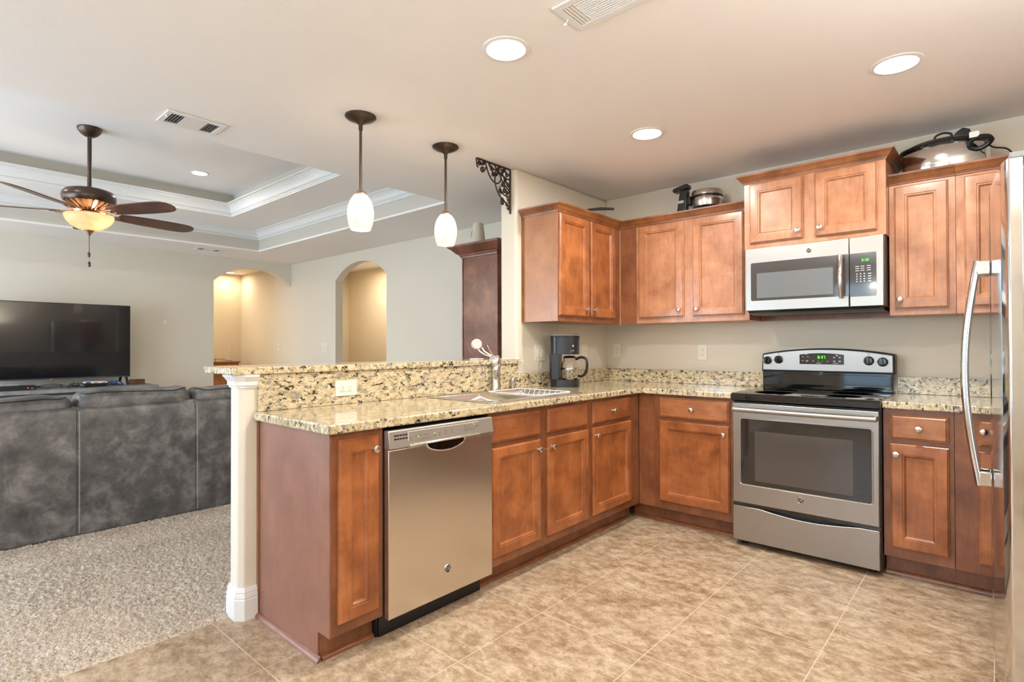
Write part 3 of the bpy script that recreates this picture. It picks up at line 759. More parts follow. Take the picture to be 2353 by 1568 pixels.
# backguard
B(RX0+0.012, RX1-0.010, 0.492, 0.588, 0.9195, 1.034).build('backguard_base', 'blackgloss', t, bevel=0.004)
B(RX0+0.02, RX1-0.018, 0.484, 0.4915, 0.938, 1.020).build('lower_panel', 'blackgloss', t, bevel=0.002)
bg = [(0.664, 1.036)]
N = 24; top = []
for i in range(N+1):
    u = i/N; top.append((0.672+(1.420-0.672)*u, 1.150+0.036*(1-(2*u-1)**2)))
out = [(0.666, 1.030), (1.4205, 1.030)] + top[::-1]
MB().prism(out, 'xz', 0.500, 0.588).build('backguard', 'black', t, bevel=0.006)
inn = [(0.676, 1.041), (1.411, 1.041)] + [(0.681+(1.410-0.681)*i/N, 1.141+0.036*(1-(2*i/N-1)**2)) for i in range(N+1)][::-1]
fp = MB().prism(inn, 'xz', 0.4935, 0.4995).build('control_panel', 'steel_x', t, bevel=0.0015)
disp = [(0.905, 1.083), (1.158, 1.083), (1.158, 1.145)] + [(1.158-0.253*i/8, 1.145+0.010*(1-(2*i/8-1)**2)) for i in range(9)] + [(0.905, 1.145)]
dsp = MB().prism(disp[:3]+disp[4:-2]+[disp[-1]], 'xz', 0.4905, 0.4933).build('display', 'panel_dark', t, bevel=0.001)
digits('8:37', 1.012, 1.120, 0.0175, 0.4904, dsp)
b = MB()
for (x, z, w) in ((.945, .147+1, .014), (.925, 1.130, .012), (.955, 1.130, .012), (.925, 1.106, .012), (.950, 1.106, .015), (.985, 1.104, .012), (1.015, 1.103, .005), (1.037, 1.103, .007),
                  (1.068, 1.103, .012), (1.105, 1.106, .013), (1.135, 1.106, .015), (1.105, 1.130, .013), (1.135, 1.130, .013), (1.120, 1.1425, .013), (1.018, 1.091, .028), (1.112, 1.091, .026)):
    b.box(x-w/2, x+w/2, 0.4898, 0.4904, z-0.0012, z+0.0014)
    if w in (.013, .015): b.box(x-w/2.6, x+w/2.6, 0.4898, 0.4904, z-0.0055, z-0.003)
b.build('printed_icons', 'icon', dsp)
for kx, kz in ((0.705, 1.104), (0.776, 1.110), (1.290, 1.110), (1.361, 1.104)):
    k = MB().lathe([(0.027, 0), (0.0275, 0.004), (0.024, 0.006), (0.0225, 0.020), (0.020, 0.024), (0, 0.025)], (kx, 0.4934, kz), (0, -1, 0), 28).build('knob', 'blackgloss', t)
    B(kx-0.005, kx+0.005, 0.455, 0.4685, kz-0.020, kz+0.026).build('knob_grip', 'blackgloss', k, bevel=0.002)
b = MB()
for kx in (0.705, 0.776, 1.290, 1.361):
    for a in range(-150, 151, 50):
        aa = math.radians(a+90); x, z = kx+0.035*math.cos(aa), 1.107+0.035*math.sin(aa); b.box(x-.0012, x+.0012, 0.493, 0.4934, z-.0012, z+.0012)
    b.box(kx-0.006, kx+0.006, 0.493, 0.4934, 1.150, 1.153)
b.build('dial_marks', 'print_dark', fp)
# oven door
dr = B(RX0+0.006, RX1-0.006, -0.064, -0.0205, 0.262, 0.860).build('oven_door', 'steel_x', t, bevel=0.004)
MB().prism(rrect(0.718, 1.384, 0.378, 0.767, 0.012), 'xz', -0.0668, -0.0642).build('window', 'oven_glass', dr)
MB().prism(rrect(0.799, 1.300, 0.404, 0.699, 0.006), 'xz', -0.0676, -0.0669).build('window_screen', 'oven_inner', dr)
fr = MB()
o_ = rrect(0.712, 1.390, 0.372, 0.773, 0.016); 
fr.tube([(p[0], -0.0655, p[1]) for p in o_], 0.0018, 6, closed=True).build('window_trim', 'chrome', dr)
h = MB().tube([(0.690+0.720*i/24, -0.112-0.012*math.sin(PI*i/24), 0.824) for i in range(25)], 0.0135, 14)
hd = h.build('handle', 'steel_x', dr)
for a in (0.684, 1.398): B(a, a+0.016, -0.118, -0.0645, 0.810, 0.838).build('handle_post', 'steel_x', dr, bevel=0.004)
roundel(dr, (1.043, -0.0645, 0.334), 'ny', 0.018)
# storage drawer with a shallow curved grip
c_ = [(RX0+0.006, 0.036), (RX1-0.006, 0.036), (RX1-0.006, 0.240)] + [(RX1-0.10-(RX1-RX0-0.26)*i/16, 0.240-0.022*math.sin(PI*i/16)) for i in range(17)] + [(RX0+0.006, 0.240)]
MB().prism(c_, 'xz', -0.064, -0.0205).build('drawer', 'steel_x', t, bevel=0.003)
B(RX0+0.004, RX1-0.004, -0.045, -0.0205, 0.2405, 0.2615).build('drawer_recess', 'blackgloss', t)

# ------------------------------------------------------------------ microwave
t = thing('microwave', (1.045, 0.37, 1.42), 'stainless over-range microwave with dark control pad at right', 'microwave')
B(0.676, 1.416, 0.182, 0.590, 1.424, 1.817).build('body', 'darkgrey', t)
md = B(0.678, 1.249, 0.152, 0.1815, 1.424, 1.816).build('door', 'steel_x', t, bevel=0.003)
MB().prism(rrect(0.712, 1.249, 1.486, 1.725, 0.010), 'xz', 0.1495, 0.1518).build('window', 'mw_glass', md)
MB().prism(rrect(0.748, 1.170, 1.502, 1.658, 0.003), 'xz', 0.1488, 0.1494).build('window_screen', 'mw_inner', md)
mh = MB().tube([(1.214, 0.125-0.022*math.sin(PI*i/16), 1.478+0.240*i/16) for i in range(17)], 0.013, 12).build('handle', 'steel_mirror', md)
for a in (1.474, 1.703): B(1.203, 1.225, 0.118, 0.1492, a, a+0.020).build('handle_post', 'steel_mirror', md, bevel=0.003)
roundel(md, (1.044, 0.1515, 1.769), 'ny', 0.0135)
mp_ = B(1.2525, 1.414, 0.152, 0.1815, 1.424, 1.816).build('control_panel', 'steel_x', t, bevel=0.003)
MB().prism(rrect(1.2535, 1.381, 1.480, 1.724, 0.008), 'xz', 0.1495, 0.1518).build('keypad', 'panel_dark', mp_)
digits('8:38', 1.312, 1.676, 0.014, 0.1494, mp_)
b = MB()
for z in (1.648, 1.636, 1.624):
    for x in (1.290, 1.315, 1.345): b.box(x-0.009, x+0.009, 0.1489, 0.1494, z, z+0.003)
for z in (1.604, 1.590, 1.576, 1.562):
    for x in (1.288, 1.306, 1.324): b.box(x-0.003, x+0.003, 0.1489, 0.1494, z, z+0.005)
    b.box(1.342, 1.356, 0.1489, 0.1494, z, z+0.004)
b.build('key_marks', 'icon', mp_)
b = MB().prism([(0.16, 1.4235), (0.588, 1.4235), (0.588, 1.405), (0.22, 1.400), (0.17, 1.412)], 'yz', 0.69, 1.405)
b.build('grille', 'black', t, bevel=0.002)

# ------------------------------------------------------------------ refrigerator (side by side), front faces the peninsula
fr = thing('refrigerator', (1.894, -1.185, 0), 'tall stainless refrigerator cut off by the right edge of the photo', 'refrigerator', rz=math.radians(2.6), local=True)
FWd = 0.905
B(0.062, 0.82, 0.012, FWd-0.012, 0.025, 1.755).build('body', 'darkgrey', fr, bevel=0.004)
def fdoor(y0, y1, nm):
    cyy = 0.455; pts = []
    n = 14
    for i in range(n+1):
        y = y0+(y1-y0)*i/n; e = min(i, n-i)/n
        x = 0.016*((y-cyy)/0.45)**2 - 0.012
        pts.append((x + (0.010 if i in (0, n) else 0), y))
    pts += [(0.052, y1), (0.052, y0)]
    return MB().prism(pts, 'xy', 0.06, 1.780).build('door', 'steel_mirror', fr, bevel=0.006, seg=3, smooth=50)
d1 = fdoor(0.0, 0.430, ''); d2 = fdoor(0.436, FWd, '')
B(0.0525, 0.0615, 0.01, FWd-0.01, 0.06, 1.76).build('gasket', 'greyshade', fr)
for dd, y in ((d1, 0.395), (d2, 0.470)):
    pts = []; R_ = []
    for i in range(25):
        u = i/24; z = 0.690+0.826*u; pts.append((-0.048-0.040*math.sin(PI*u), y, z)); R_.append(0.0125)
    hh = MB().tube(pts, R_, 12).build('handle', 'steel_mirror', dd)
    for a in (0.690, 1.464): B(-0.052, -0.013, y-0.013, y+0.013, a, a+0.052).build('handle_post', 'steel_mirror', dd, bevel=0.004)
B(0.02, 0.13, 0.01, 0.09, 1.7805, 1.800).build('hinge_cover', 'greyshade', fr, bevel=0.004)
B(0.02, 0.13, FWd-0.09, FWd-0.01, 1.7805, 1.800).build('hinge_cover', 'greyshade', fr, bevel=0.004)
B(0.05, 0.80, 0.03, FWd-0.03, 0.0, 0.0245).build('base', 'black', fr)
B(0.012, 0.05, 0.01, FWd-0.01, 0.0, 0.055).build('toe_grille', 'darkgrey', fr)

# ------------------------------------------------------------------ sink, faucet, dispenser, rack
t = thing('sink', (-0.29, -1.035, 0.914), 'stainless drop-in double-bowl sink set in the peninsula counter', 'sink')
BW = [(-0.500, -0.100, -1.405, -1.060), (-0.500, -0.100, -1.010, -0.665)]
def rim_in(x, y): return not any(a < x < b_ and c < y < d for a, b_, c, d in BW)
MB().cells([-0.545, -0.500, -0.100, -0.040], [-1.445, -1.405, -1.060, -1.010, -0.665, -0.625], rim_in, 'xy', 0.9146, 0.9190).build('rim', 'steel_sink', t, bevel=0.0018)
for a, b_, c, d in BW:
    q = MB().nested(a, b_, c, d, [(0, 0), (0.004, 0.004), (0.012, 0.05), (0.022, 0.15), (0.05, 0.172), (0.12, 0.176)], 'py', 0)
    bb = MB(); bb.v = [(p[0], p[2], 0.9188-p[1]) for p in q.v]; bb.f = [f for f in q.f][:-2] + [q.f[-1]]
    bo = bb.build('bowl', 'steel_sink', t, smooth=60)
    MB().lathe([(0.042, 0), (0.042, 0.002), (0.030, 0.003), (0.012, 0.001), (0, 0.001)], ((a+b_)/2, (c+d)/2, 0.744), n=24).build('drain', 'chrome', bo)
t = thing('faucet', (-0.562, -0.853, 0.9145), 'single-post brushed faucet with domed top behind the sink', 'faucet')
MB().lathe([(0.034, 0.0), (0.034, 0.006), (0.031, 0.009), (0.031, 0.030), (0.029, 0.034), (0.028, 0.10), (0.0285, 0.150), (0.026, 0.158), (0.0, 0.158)], (-0.562, -0.853, 0.9145), n=32, sx=1, sy=1).build('body', 'nickel', t)
dm = MB().lathe([(0.026, 0.1585), (0.031, 0.166), (0.0335, 0.182), (0.0325, 0.200), (0.027, 0.218), (0.016, 0.230), (0, 0.234)], (-0.562, -0.853, 0.9145), n=32).build('dome', 'chrome', t)
MB().tube([(-0.548, -0.868, 1.035), (-0.515, -0.902, 1.040), (-0.475, -0.944, 1.028), (-0.455, -0.965, 1.008)], [0.017, 0.016, 0.015, 0.014], 14).build('spout', 'nickel', t)
MB().tube([(-0.566, -0.866, 1.140), (-0.568, -0.890, 1.166), (-0.569, -0.915, 1.198), (-0.569, -0.922, 1.214)], [0.008, 0.006, 0.005, 0.006], 10).build('lever', 'chrome', t)
t = thing('soap_dispenser', (-0.575, -0.672, 0.9145), 'small metal soap dispenser cap beside the faucet', 'soap dispenser')
MB().lathe([(0.020, 0), (0.020, 0.004), (0.0145, 0.007), (0.0145, 0.045), (0.016, 0.048), (0.016, 0.064), (0.012, 0.078), (0, 0.084)], (-0.575, -0.672, 0.9145), n=24).build('body', 'nickel', t)
t = thing('dish_rack', (-0.30, -0.84, 0.84), 'white wire dish rack resting in the right sink bowl', 'dish rack')
b = MB(); x0, x1, y0, y1, zt, zb = -0.505, -0.09, -1.0, -0.672, 0.9225, 0.84
loop = rrect(x0, x1, y0, y1, 0.03); b.tube([(p[0], p[1], zt) for p in loop], 0.003, 6, closed=True)
loop2 = rrect(x0+.015, x1-.015, y0+.015, y1-.015, 0.03); b.tube([(p[0], p[1], zt-0.035) for p in loop2], 0.0022, 6, closed=True)
for i in range(14):
    y = y0+0.035+(y1-y0-0.07)*i/13; b.tube([(x0, y, zt), (x0+.02, y, zt-.035), (x0+.035, y, zb), (x1-.035, y, zb), (x1-.02, y, zt-.035), (x1, y, zt)], 0.0019, 5)
for i in range(9):
    x = x0+0.04+(x1-x0-0.08)*i/8; b.tube([(x, y0, zt), (x, y0+.02, zt-.035), (x, y0+.032, zb), (x, y1-.032, zb), (x, y1-.02, zt-.035), (x, y1, zt)], 0.0019, 5)
b.build('wire_basket', 'white', t)
for sx in (x0+.06, x1-.06):
    for sy in (y0+.06, y1-.06): MB().cyl((sx, sy, 0.7665), (sx, sy, zb+.001), 0.004, n=8).build('foot', 'white', t)

# ------------------------------------------------------------------ coffee maker
CX, CY = -0.455, -0.245
t = thing('coffee_maker', (CX, CY, 0.9145), 'black drip coffee maker with glass carafe on the corner of the counter', 'coffee maker')
def rot(p, a=-0.62):
    # local (x towards the handle side, y towards the back)
    return (CX + p[0]*math.cos(a) - p[1]*math.sin(a), CY + p[0]*math.sin(a) + p[1]*math.cos(a))
a_ = 0.52
def cm(pts, z0, z1, nm, mat, par=None, bevel=0.004):
    return MB().prism([rot(p, a_) for p in pts], 'xy', z0, z1).build(nm, mat, par or t, bevel=bevel)
def dpath(w, d0, d1, n=14):
    # flat at the left/back, round at the right front
    pts = [(-w, -d0+0.02), (-w, d1), (w*0.55, d1)]
    for i in range(n+1):
        a = PI/2*(1-2*i/n)*0.98; pts.append((w*0.25+ (w*0.85)*math.cos(a), (d1-d0)/2*0+0.0+ (d0+d1)/2*math.sin(a)))
    pts.append((-w+0.02, -d0)); return pts
BP = [(0.003+0.102*math.copysign(abs(math.cos(2*PI*i/48))**0.62, math.cos(2*PI*i/48)), 0.094*math.copysign(abs(math.sin(2*PI*i/48))**0.62, math.sin(2*PI*i/48))) for i in range(48)]
cm(BP, 0.9145, 0.966, 'base', 'blacksatin', bevel=0.006)
cm([(-0.100, -0.075), (-0.100, 0.080), (-0.085, 0.095), (-0.030, 0.095), (-0.045, 0.0), (-0.030, -0.092), (-0.085, -0.092)], 0.9665, 1.145, 'tank_column', 'blacksatin')
hd_ = cm(BP, 1.1455, 1.268, 'brew_head', 'blacksatin', bevel=0.005)
cm([(p[0]*1.03, p[1]*1.03) for p in BP], 1.2685, 1.276, 'lid_rim', 'black', bevel=0.002)
cm([(p[0]*0.95, p[1]*0.95) for p in BP], 1.2765, 1.294, 'lid', 'acrylic', bevel=0.003)
cx_, cy_ = rot((0.035, 0.0), a_)
MB().lathe([(0.052, 0.0), (0.058, 0.008), (0.063, 0.04), (0.064, 0.075), (0.055, 0.115), (0.042, 0.135), (0.044, 0.150), (0.041, 0.150), (0.039, 0.135), (0.052, 0.114), (0.061, 0.075), (0.060, 0.04), (0.054, 0.010), (0, 0.006)], (cx_, cy_, 0.967), n=36).build('carafe', 'glass', t)
MB().lathe([(0.0445, 0.151), (0.046, 0.158), (0.030, 0.166), (0, 0.168)], (cx_, cy_, 0.967), n=32).build('carafe_lid', 'black', t)
MB().lathe([(0.065, 0.068), (0.0665, 0.070), (0.0665, 0.080), (0.065, 0.082)], (cx_, cy_, 0.967), n=36).build('carafe_band', 'nickel', t)
hp = [rot(q, a_)+(z,) for q, z in (((0.082, -0.01), 1.110), ((0.120, -0.03), 1.124), ((0.155, -0.045), 1.112), ((0.163, -0.05), 1.070), ((0.155, -0.045), 1.018), ((0.125, -0.03), 0.990), ((0.098, -0.02), 0.992))]
MB().tube(smooth_path(hp), 0.0095, 10).build('carafe_handle', 'black', t)
q0 = rot((0.075, -0.088), a_); 
b = MB(); 
for i, (u, z, s_) in enumerate(((0.070, 1.205, 0.0045), (0.060, 1.172, 0.0022), (0.072, 1.172, 0.0022), (0.052, 1.162, 0.0016))):
    x, y = rot((u, -0.0965+ (u-0.068)*0.6 if u > 0.068 else -0.0965), a_); b.box(x-s_, x+s_, y-0.0015, y+0.0015, z-s_*1.2, z+s_*1.2)
o = b.build('button_marks', 'icon', hd_); o['kind'] = 'stuff'

# ------------------------------------------------------------------ outlets and switches
def plate(name, face, u, v, w, h, n0, label, cat, kind, group=None, mat='ivory'):
    loc = (n0, u, v) if face == 'px' else (u, n0, v)
    t = thing(name, loc, label, cat, group)
    s_ = 1 if face == 'px' else -1
    def bx(u0, u1, v0, v1, d0, d1, nm, m_, par, bev=0.001):
        A, C_ = sorted((n0+s_*d0, n0+s_*d1))
        bb = B(A, C_, u+u0, u+u1, v+v0, v+v1) if face == 'px' else B(u+u0, u+u1, A, C_, v+v0, v+v1)
        return bb.build(nm, m_, par, bevel=bev)
    bx(-w/2, w/2, -h/2, h/2, 0.0002, 0.0055, 'cover_plate', mat, t, 0.002)
    if kind == 'duplex_h':
        for du in (-0.020, 0.020):
            o = bx(du-0.015, du+0.015, -0.016, 0.016, 0.0057, 0.0085, 'socket', mat, t, 0.004)
            bx(du-0.006, du+0.003, 0.005, 0.0068, 0.0086, 0.0090, 'slot', 'black', o, 0)
            bx(du-0.006, du+0.003, -0.0068, -0.005, 0.0086, 0.0090, 'slot', 'black', o, 0)
    if kind == 'duplex':
        o = bx(-0.017, 0.017, -0.034, 0.034, 0.0057, 0.008, 'socket', mat, t, 0.001)
        for dv in (-0.018, 0.018):
            bx(-0.007, -0.005, dv-0.003, dv+0.006, 0.0081, 0.0085, 'slot', 'print_dark', o, 0)
            bx(0.005, 0.007, dv-0.003, dv+0.006, 0.0081, 0.0085, 'slot', 'print_dark', o, 0)
            bx(-0.002, 0.002, dv-0.010, dv-0.006, 0.0081, 0.0085, 'slot', 'print_dark', o, 0)
    if kind == 'rocker2':
        for du in (-0.023, 0.023): bx(du-0.016, du+0.016, -0.033, 0.033, 0.0057, 0.011, 'rocker', mat, t, 0.002)
    if kind == 'rocker3':
        for du in (-0.046, 0.0, 0.046): bx(du-0.016, du+0.016, -0.033, 0.033, 0.0057, 0.010, 'rocker', mat, t, 0.002)
    if kind == 'toggle': bx(-0.005, 0.005, -0.008, 0.012, 0.0057, 0.016, 'toggle', mat, t, 0.001)
    if kind == 'jack': bx(-0.004, 0.004, -0.004, 0.004, 0.0057, 0.010, 'jack', 'nickel', t, 0.001)
    return t
plate('wall_outlet', 'px', -1.928, 0.995, 0.122, 0.078, -0.595, 'white sideways double outlet on the granite splash left of the sink', 'outlet', 'duplex_h')
plate('light_switch', 'px', -0.330, 1.155, 0.118, 0.118, XW, 'white double rocker switch partly behind the coffee maker', 'switch', 'rocker2')
plate('cable_jack', 'px', 0.243, 1.160, 0.070, 0.115, XW, 'white cable wall plate right of the coffee maker', 'wall plate', 'jack')
plate('wall_outlet', 'ny', -0.520, 1.164, 0.070, 0.115, YN, 'white wall outlet nearest the inside corner under the wall cabinets', 'outlet', 'duplex')
plate('wall_outlet', 'ny', 0.214, 1.155, 0.070, 0.115, YN, 'white wall outlet halfway between the corner and the range', 'outlet', 'duplex')
plate('light_switch', 'ny', -6.550, 1.188, 0.070, 0.115, 0.55, 'small white switch between the two living-room arches, inside the wide arch', 'switch', 'toggle')
plate('light_switch', 'ny', -5.170, 1.190, 0.165, 0.118, 0.55, 'white triple rocker switch left of the narrow arch', 'switch', 'rocker3')
plate('wall_sensor', 'px', -1.140, 1.523, 0.048, 0.060, XL, 'tiny white sensor box on the wall right of the television', 'sensor', '')

# ------------------------------------------------------------------ things on the cabinets
# waffle iron
t = thing('waffle_iron', (0.27, 0.43, 2.134), 'black and steel rotating waffle iron on top of the wall cabinets', 'waffle iron')
wc = (0.315, 0.440)
MB().lathe([(0.10, 0.0), (0.105, 0.006), (0.100, 0.018), (0.060, 0.026), (0, 0.028)], (wc[0], wc[1], 2.1345), n=36).build('base', 'black', t)
MB().lathe([(0.085, 0.062), (0.100, 0.068), (0.104, 0.085), (0.106, 0.108), (0.0, 0.108)], (wc[0], wc[1], 2.1345), n=40).build('lower_shell', 'waffle_steel', t)
MB().lathe([(0.110, 0.1085), (0.111, 0.120), (0.108, 0.128), (0, 0.128)], (wc[0], wc[1], 2.1345), n=40).build('lower_plate', 'chrome', t)
MB().lathe([(0.108, 0.1285), (0.109, 0.140), (0.107, 0.145), (0, 0.145)], (wc[0], wc[1], 2.1345), n=40).build('seam_ring', 'black', t)
MB().lathe([(0.110, 0.1455), (0.110, 0.170), (0.104, 0.182), (0.07, 0.190), (0, 0.193)], (wc[0], wc[1], 2.1345), n=40).build('upper_shell', 'waffle_steel', t)
MB().prism([(0.128, 2.135), (0.200, 2.135), (0.212, 2.330), (0.160, 2.330)], 'xz', 0.330, 0.385).build('stand', 'blacksatin', t, bevel=0.004)
B(0.200, 0.225, 0.36, 0.44, 2.225, 2.285).build('pivot', 'black', t, bevel=0.003)
MB().prism([(0.110, 2.322), (0.218, 2.338), (0.222, 2.362), (0.212, 2.372), (0.112, 2.352), (0.104, 2.338)], 'xz', 0.322, 0.392).build('handle', 'blacksatin', t, bevel=0.006)
MB().prism(rrect(0.146, 0.192, 2.236, 2.256, 0.009), 'xz', 0.3275, 0.3298).build('badge', 'nickel', t)
B(0.415, 0.455, 0.42, 0.46, 2.1345, 2.20).build('rear_foot', 'black', t, bevel=0.01)
# skillet lying on the left wall cabinet
t = thing('skillet', (-0.46, -0.20, 2.134), 'black skillet lying on the left wall cabinet with handle pointing right', 'skillet')
MB().lathe([(0.095, 0.001), (0.125, 0.045), (0.128, 0.048), (0.122, 0.046), (0.092, 0.005), (0, 0.005)], (-0.46, -0.22, 2.134), n=36).build('pan', 'black', t)
MB().tube([(-0.345, -0.17, 2.172), (-0.31, -0.14, 2.184), (-0.25, -0.09, 2.190), (-0.17, -0.03, 2.186)], [0.007, 0.008, 0.011, 0.009], 10).build('handle', 'black', t)
# slow cooker
sc_ = (1.665, 0.440, 2.1345)
t = thing('slow_cooker', sc_, 'large oval steel slow cooker with black rim and lid on the right wall cabinets', 'slow cooker')
MB().lathe([(0.150, 0.0), (0.160, 0.008), (0.172, 0.030), (0.176, 0.150), (0.172, 0.160), (0, 0.160)], sc_, n=48, sx=1.12, sy=0.72).build('body', 'steel_mirror', t)
MB().lathe([(0.177, 0.160), (0.186, 0.163), (0.190, 0.170), (0.186, 0.180), (0.174, 0.184), (0.168, 0.178), (0, 0.178)], sc_, n=48, sx=1.12, sy=0.72).build('rim', 'blackgloss', t)
MB().lathe([(0.166, 0.1785), (0.160, 0.190), (0.130, 0.206), (0.070, 0.218), (0, 0.222)], sc_, n=48, sx=1.12, sy=0.72).build('lid', 'glass', t)
MB().tube(smooth_path([(1.63, 0.33, 2.318), (1.632, 0.328, 2.345), (1.665, 0.326, 2.356), (1.698, 0.328, 2.345), (1.70, 0.33, 2.318)]), 0.006, 8).build('latch', 'black', t)
MB().prism([(1.70, 2.352), (1.78, 2.352), (1.775, 2.378), (1.745, 2.392), (1.72, 2.376)], 'xz', 0.41, 0.46).build('lid_knob', 'black', t, bevel=0.004)
MB().lathe([(0.020, 0), (0.020, 0.012), (0.015, 0.020), (0, 0.021)], (1.555, 0.342, 2.155), (0.2, -1, 0), 20).build('control_knob', 'blackgloss', t)
MB().tube(smooth_path([(1.775, 0.335, 2.262), (1.785, 0.32, 2.285), (1.815, 0.31, 2.295), (1.85, 0.315, 2.290), (1.862, 0.33, 2.272), (1.84, 0.345, 2.252), (1.805, 0.35, 2.244), (1.778, 0.342, 2.250), (1.774, 0.337, 2.259)]), 0.0115, 10).build('side_handle', 'black', t)
MB().tube(smooth_path([(1.835, 0.34, 2.272), (1.87, 0.36, 2.240), (1.92, 0.40, 2.232), (1.945, 0.42, 2.20), (1.945, 0.43, 2.145)]), 0.004, 6).build('power_cord', 'black', t)
B(1.775, 1.815, 0.300, 0.304, 2.295, 2.325).build('tag', 'icon', t)
# second crockery edge left of it
# ------------------------------------------------------------------ bar-top items
t = thing('phone_stand', (-0.70, -0.835, 1.1145), 'white round puck on two bent arms standing on the bar top by the faucet', 'stand')
MB().lathe([(0.030, 0), (0.034, 0.003), (0.034, 0.033), (0.030, 0.036), (0, 0.036)], (-0.728, -0.872, 1.216), (0.85, -0.5, 0.12), 32).build('puck', 'puck', t)
for q in (-0.010, 0.012):
    MB().tube([(-0.700+q, -0.868+q, 1.196), (-0.692+q, -0.850+q, 1.170), (-0.680+q, -0.815+q, 1.148), (-0.675+q, -0.775+q, 1.138), (-0.670+q, -0.75+q, 1.1205)], 0.0048, 8).build('arm', 'white', t)
MB().lathe([(0.032, 0), (0.034, 0.003), (0.030, 0.006), (0, 0.007)], (-0.672, -0.752, 1.1147), n=28).build('foot', 'white', t)
tag(B(-0.80, -0.745, -0.86, -0.78, 1.1147, 1.122).build('charging_pad', 'white', bevel=0.003, org=(-0.77, -0.82, 1.1147)), 'flat white charging pad lying on the bar top behind the faucet', 'charger')
tag(MB().tube([(-0.68, -0.73, 1.1175), (-0.70, -0.68, 1.1175), (-0.72, -0.62, 1.1175), (-0.66, -0.60, 1.1185), (-0.600, -0.588, 1.118), (-0.580, -0.570, 1.105), (-0.585, -0.50, 1.060), (-0.59, -0.42, 1.038), (-0.60, -0.34, 1.040), (-0.607, -0.325, 1.09)], 0.0022, 6).build('charging_cable', 'white', org=(-0.6, -0.6, 1.1145)), 'thin white cable drooping from the bar top to the wall switch', 'cable')

# ------------------------------------------------------------------ ceiling lamps
def downlight(x, y, z, label, power, group, col=LAMP_WARM, r=0.098, first=None):
    t = thing('recessed_light', (x, y, z), label, 'ceiling light', group)
    MB().lathe([(r*0.80, -0.0005), (r*0.84, -0.006), (r, -0.004), (r+0.002, -0.0005)], (x, y, z), n=48).build('trim_ring', 'trim', t)
    MB().lathe([(r*0.80, -0.0025), (r*0.5, -0.0048), (0, -0.0055)], (x, y, z), n=40).build('lens', 'lens', t)
    area('recessed_light_beam', (x, y, z-0.03), (0, 0, -1), r*1.5, r*1.5, power, col, 'DISK')
    return t
KC = (1.0, 0.95, 0.89)
downlight(0.358, -1.763, CZ, 'large round recessed light nearest the camera, at top centre of the kitchen ceiling', 15, 'kitchen recessed lights', KC)
downlight(1.556, -0.526, CZ, 'round recessed light above the range side, at the right of the ceiling', 14, 'kitchen recessed lights', KC)
downlight(0.358, -0.539, CZ, 'small-looking round recessed light above the inside corner of the kitchen', 13, 'kitchen recessed lights', KC)
downlight(-4.09, -1.43, Z3, 'recessed light inside the upper tray of the living room ceiling', 4, 'living room recessed lights', KC, r=0.085)
for (x, y, l) in ((-4.09, -3.43, 'far left tray'), (-2.92, -3.43, 'near left tray')):  # unseen tray lights added to match the visible one and brighten the room
    area('added_tray_beam', (x, y, Z3-0.03), (0, 0, -1), 0.13, 0.13, 4, KC, 'DISK')
    tt = thing('recessed_light', (x, y, Z3), 'added unseen recessed light in the %s corner, above the fan' % l, 'ceiling light', 'living room recessed lights')
    MB().lathe([(0.068, -0.0005), (0.072, -0.006), (0.085, -0.004), (0.087, -0.0005)], (x, y, Z3), n=40).build('trim_ring', 'trim', tt)
    MB().lathe([(0.068, -0.0025), (0, -0.0055)], (x, y, Z3), n=32).build('lens', 'lens', tt)
downlight(-7.74, 0.28, CZ, 'recessed light glowing in the hall behind the wide arch', 3, 'hall recessed lights', (1.0, 0.84, 0.62), r=0.08)
area('passage_lamp_beam', (-5.15, 1.10, CZ-0.05), (0, 0, -1), 0.3, 0.3, 11, (1.0, 0.84, 0.68), 'DISK')
area('hall_lamp_beam', (-7.2, -0.8, CZ-0.05), (0, 0, -1), 0.3, 0.3, 16, (1.0, 0.84, 0.64), 'DISK')

def op(b):   # leave the ends of a lathed shell open
    b.f = [f for f in b.f if len(f) <= 4]; return b
def pendant(x, y, label):
    t = thing('pendant_light', (x, y, CZ), label, 'pendant light', 'pendants over the breakfast bar')
    c = (x, y, CZ)
    MB().lathe([(0.082, -0.0005), (0.082, -0.006), (0.074, -0.014), (0.050, -0.026), (0.022, -0.036), (0.012, -0.046), (0, -0.046)], c, n=40).build('canopy', 'bronze', t)
    MB().cyl((x, y, CZ-0.0465), (x, y, 2.052), 0.0075, n=16).cyl((x, y, CZ-0.075), (x, y, CZ-0.0465), 0.011, n=16).build('rod', 'bronze', t)
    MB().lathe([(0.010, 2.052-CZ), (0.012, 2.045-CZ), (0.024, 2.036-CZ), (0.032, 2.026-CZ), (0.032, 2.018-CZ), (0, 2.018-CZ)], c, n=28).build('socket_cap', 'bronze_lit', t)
    prof = [(0.036, 2.0175), (0.052, 1.995), (0.064, 1.965), (0.070, 1.930), (0.069, 1.895), (0.062, 1.860), (0.052, 1.832)]
    op(MB().lathe([(r, z-CZ) for r, z in prof], c, n=40)).build('glass_shade', 'shade', t, smooth=60)
    point('pendant_bulb', (x, y, 1.955), 5.0, LAMP_WARM, 0.022)
    return t
pendant(-0.675, -1.79, 'nearer glass pendant lamp, hanging left over the breakfast bar')
pendant(-0.675, -1.184, 'farther glass pendant lamp, hanging next to the iron scroll bracket')

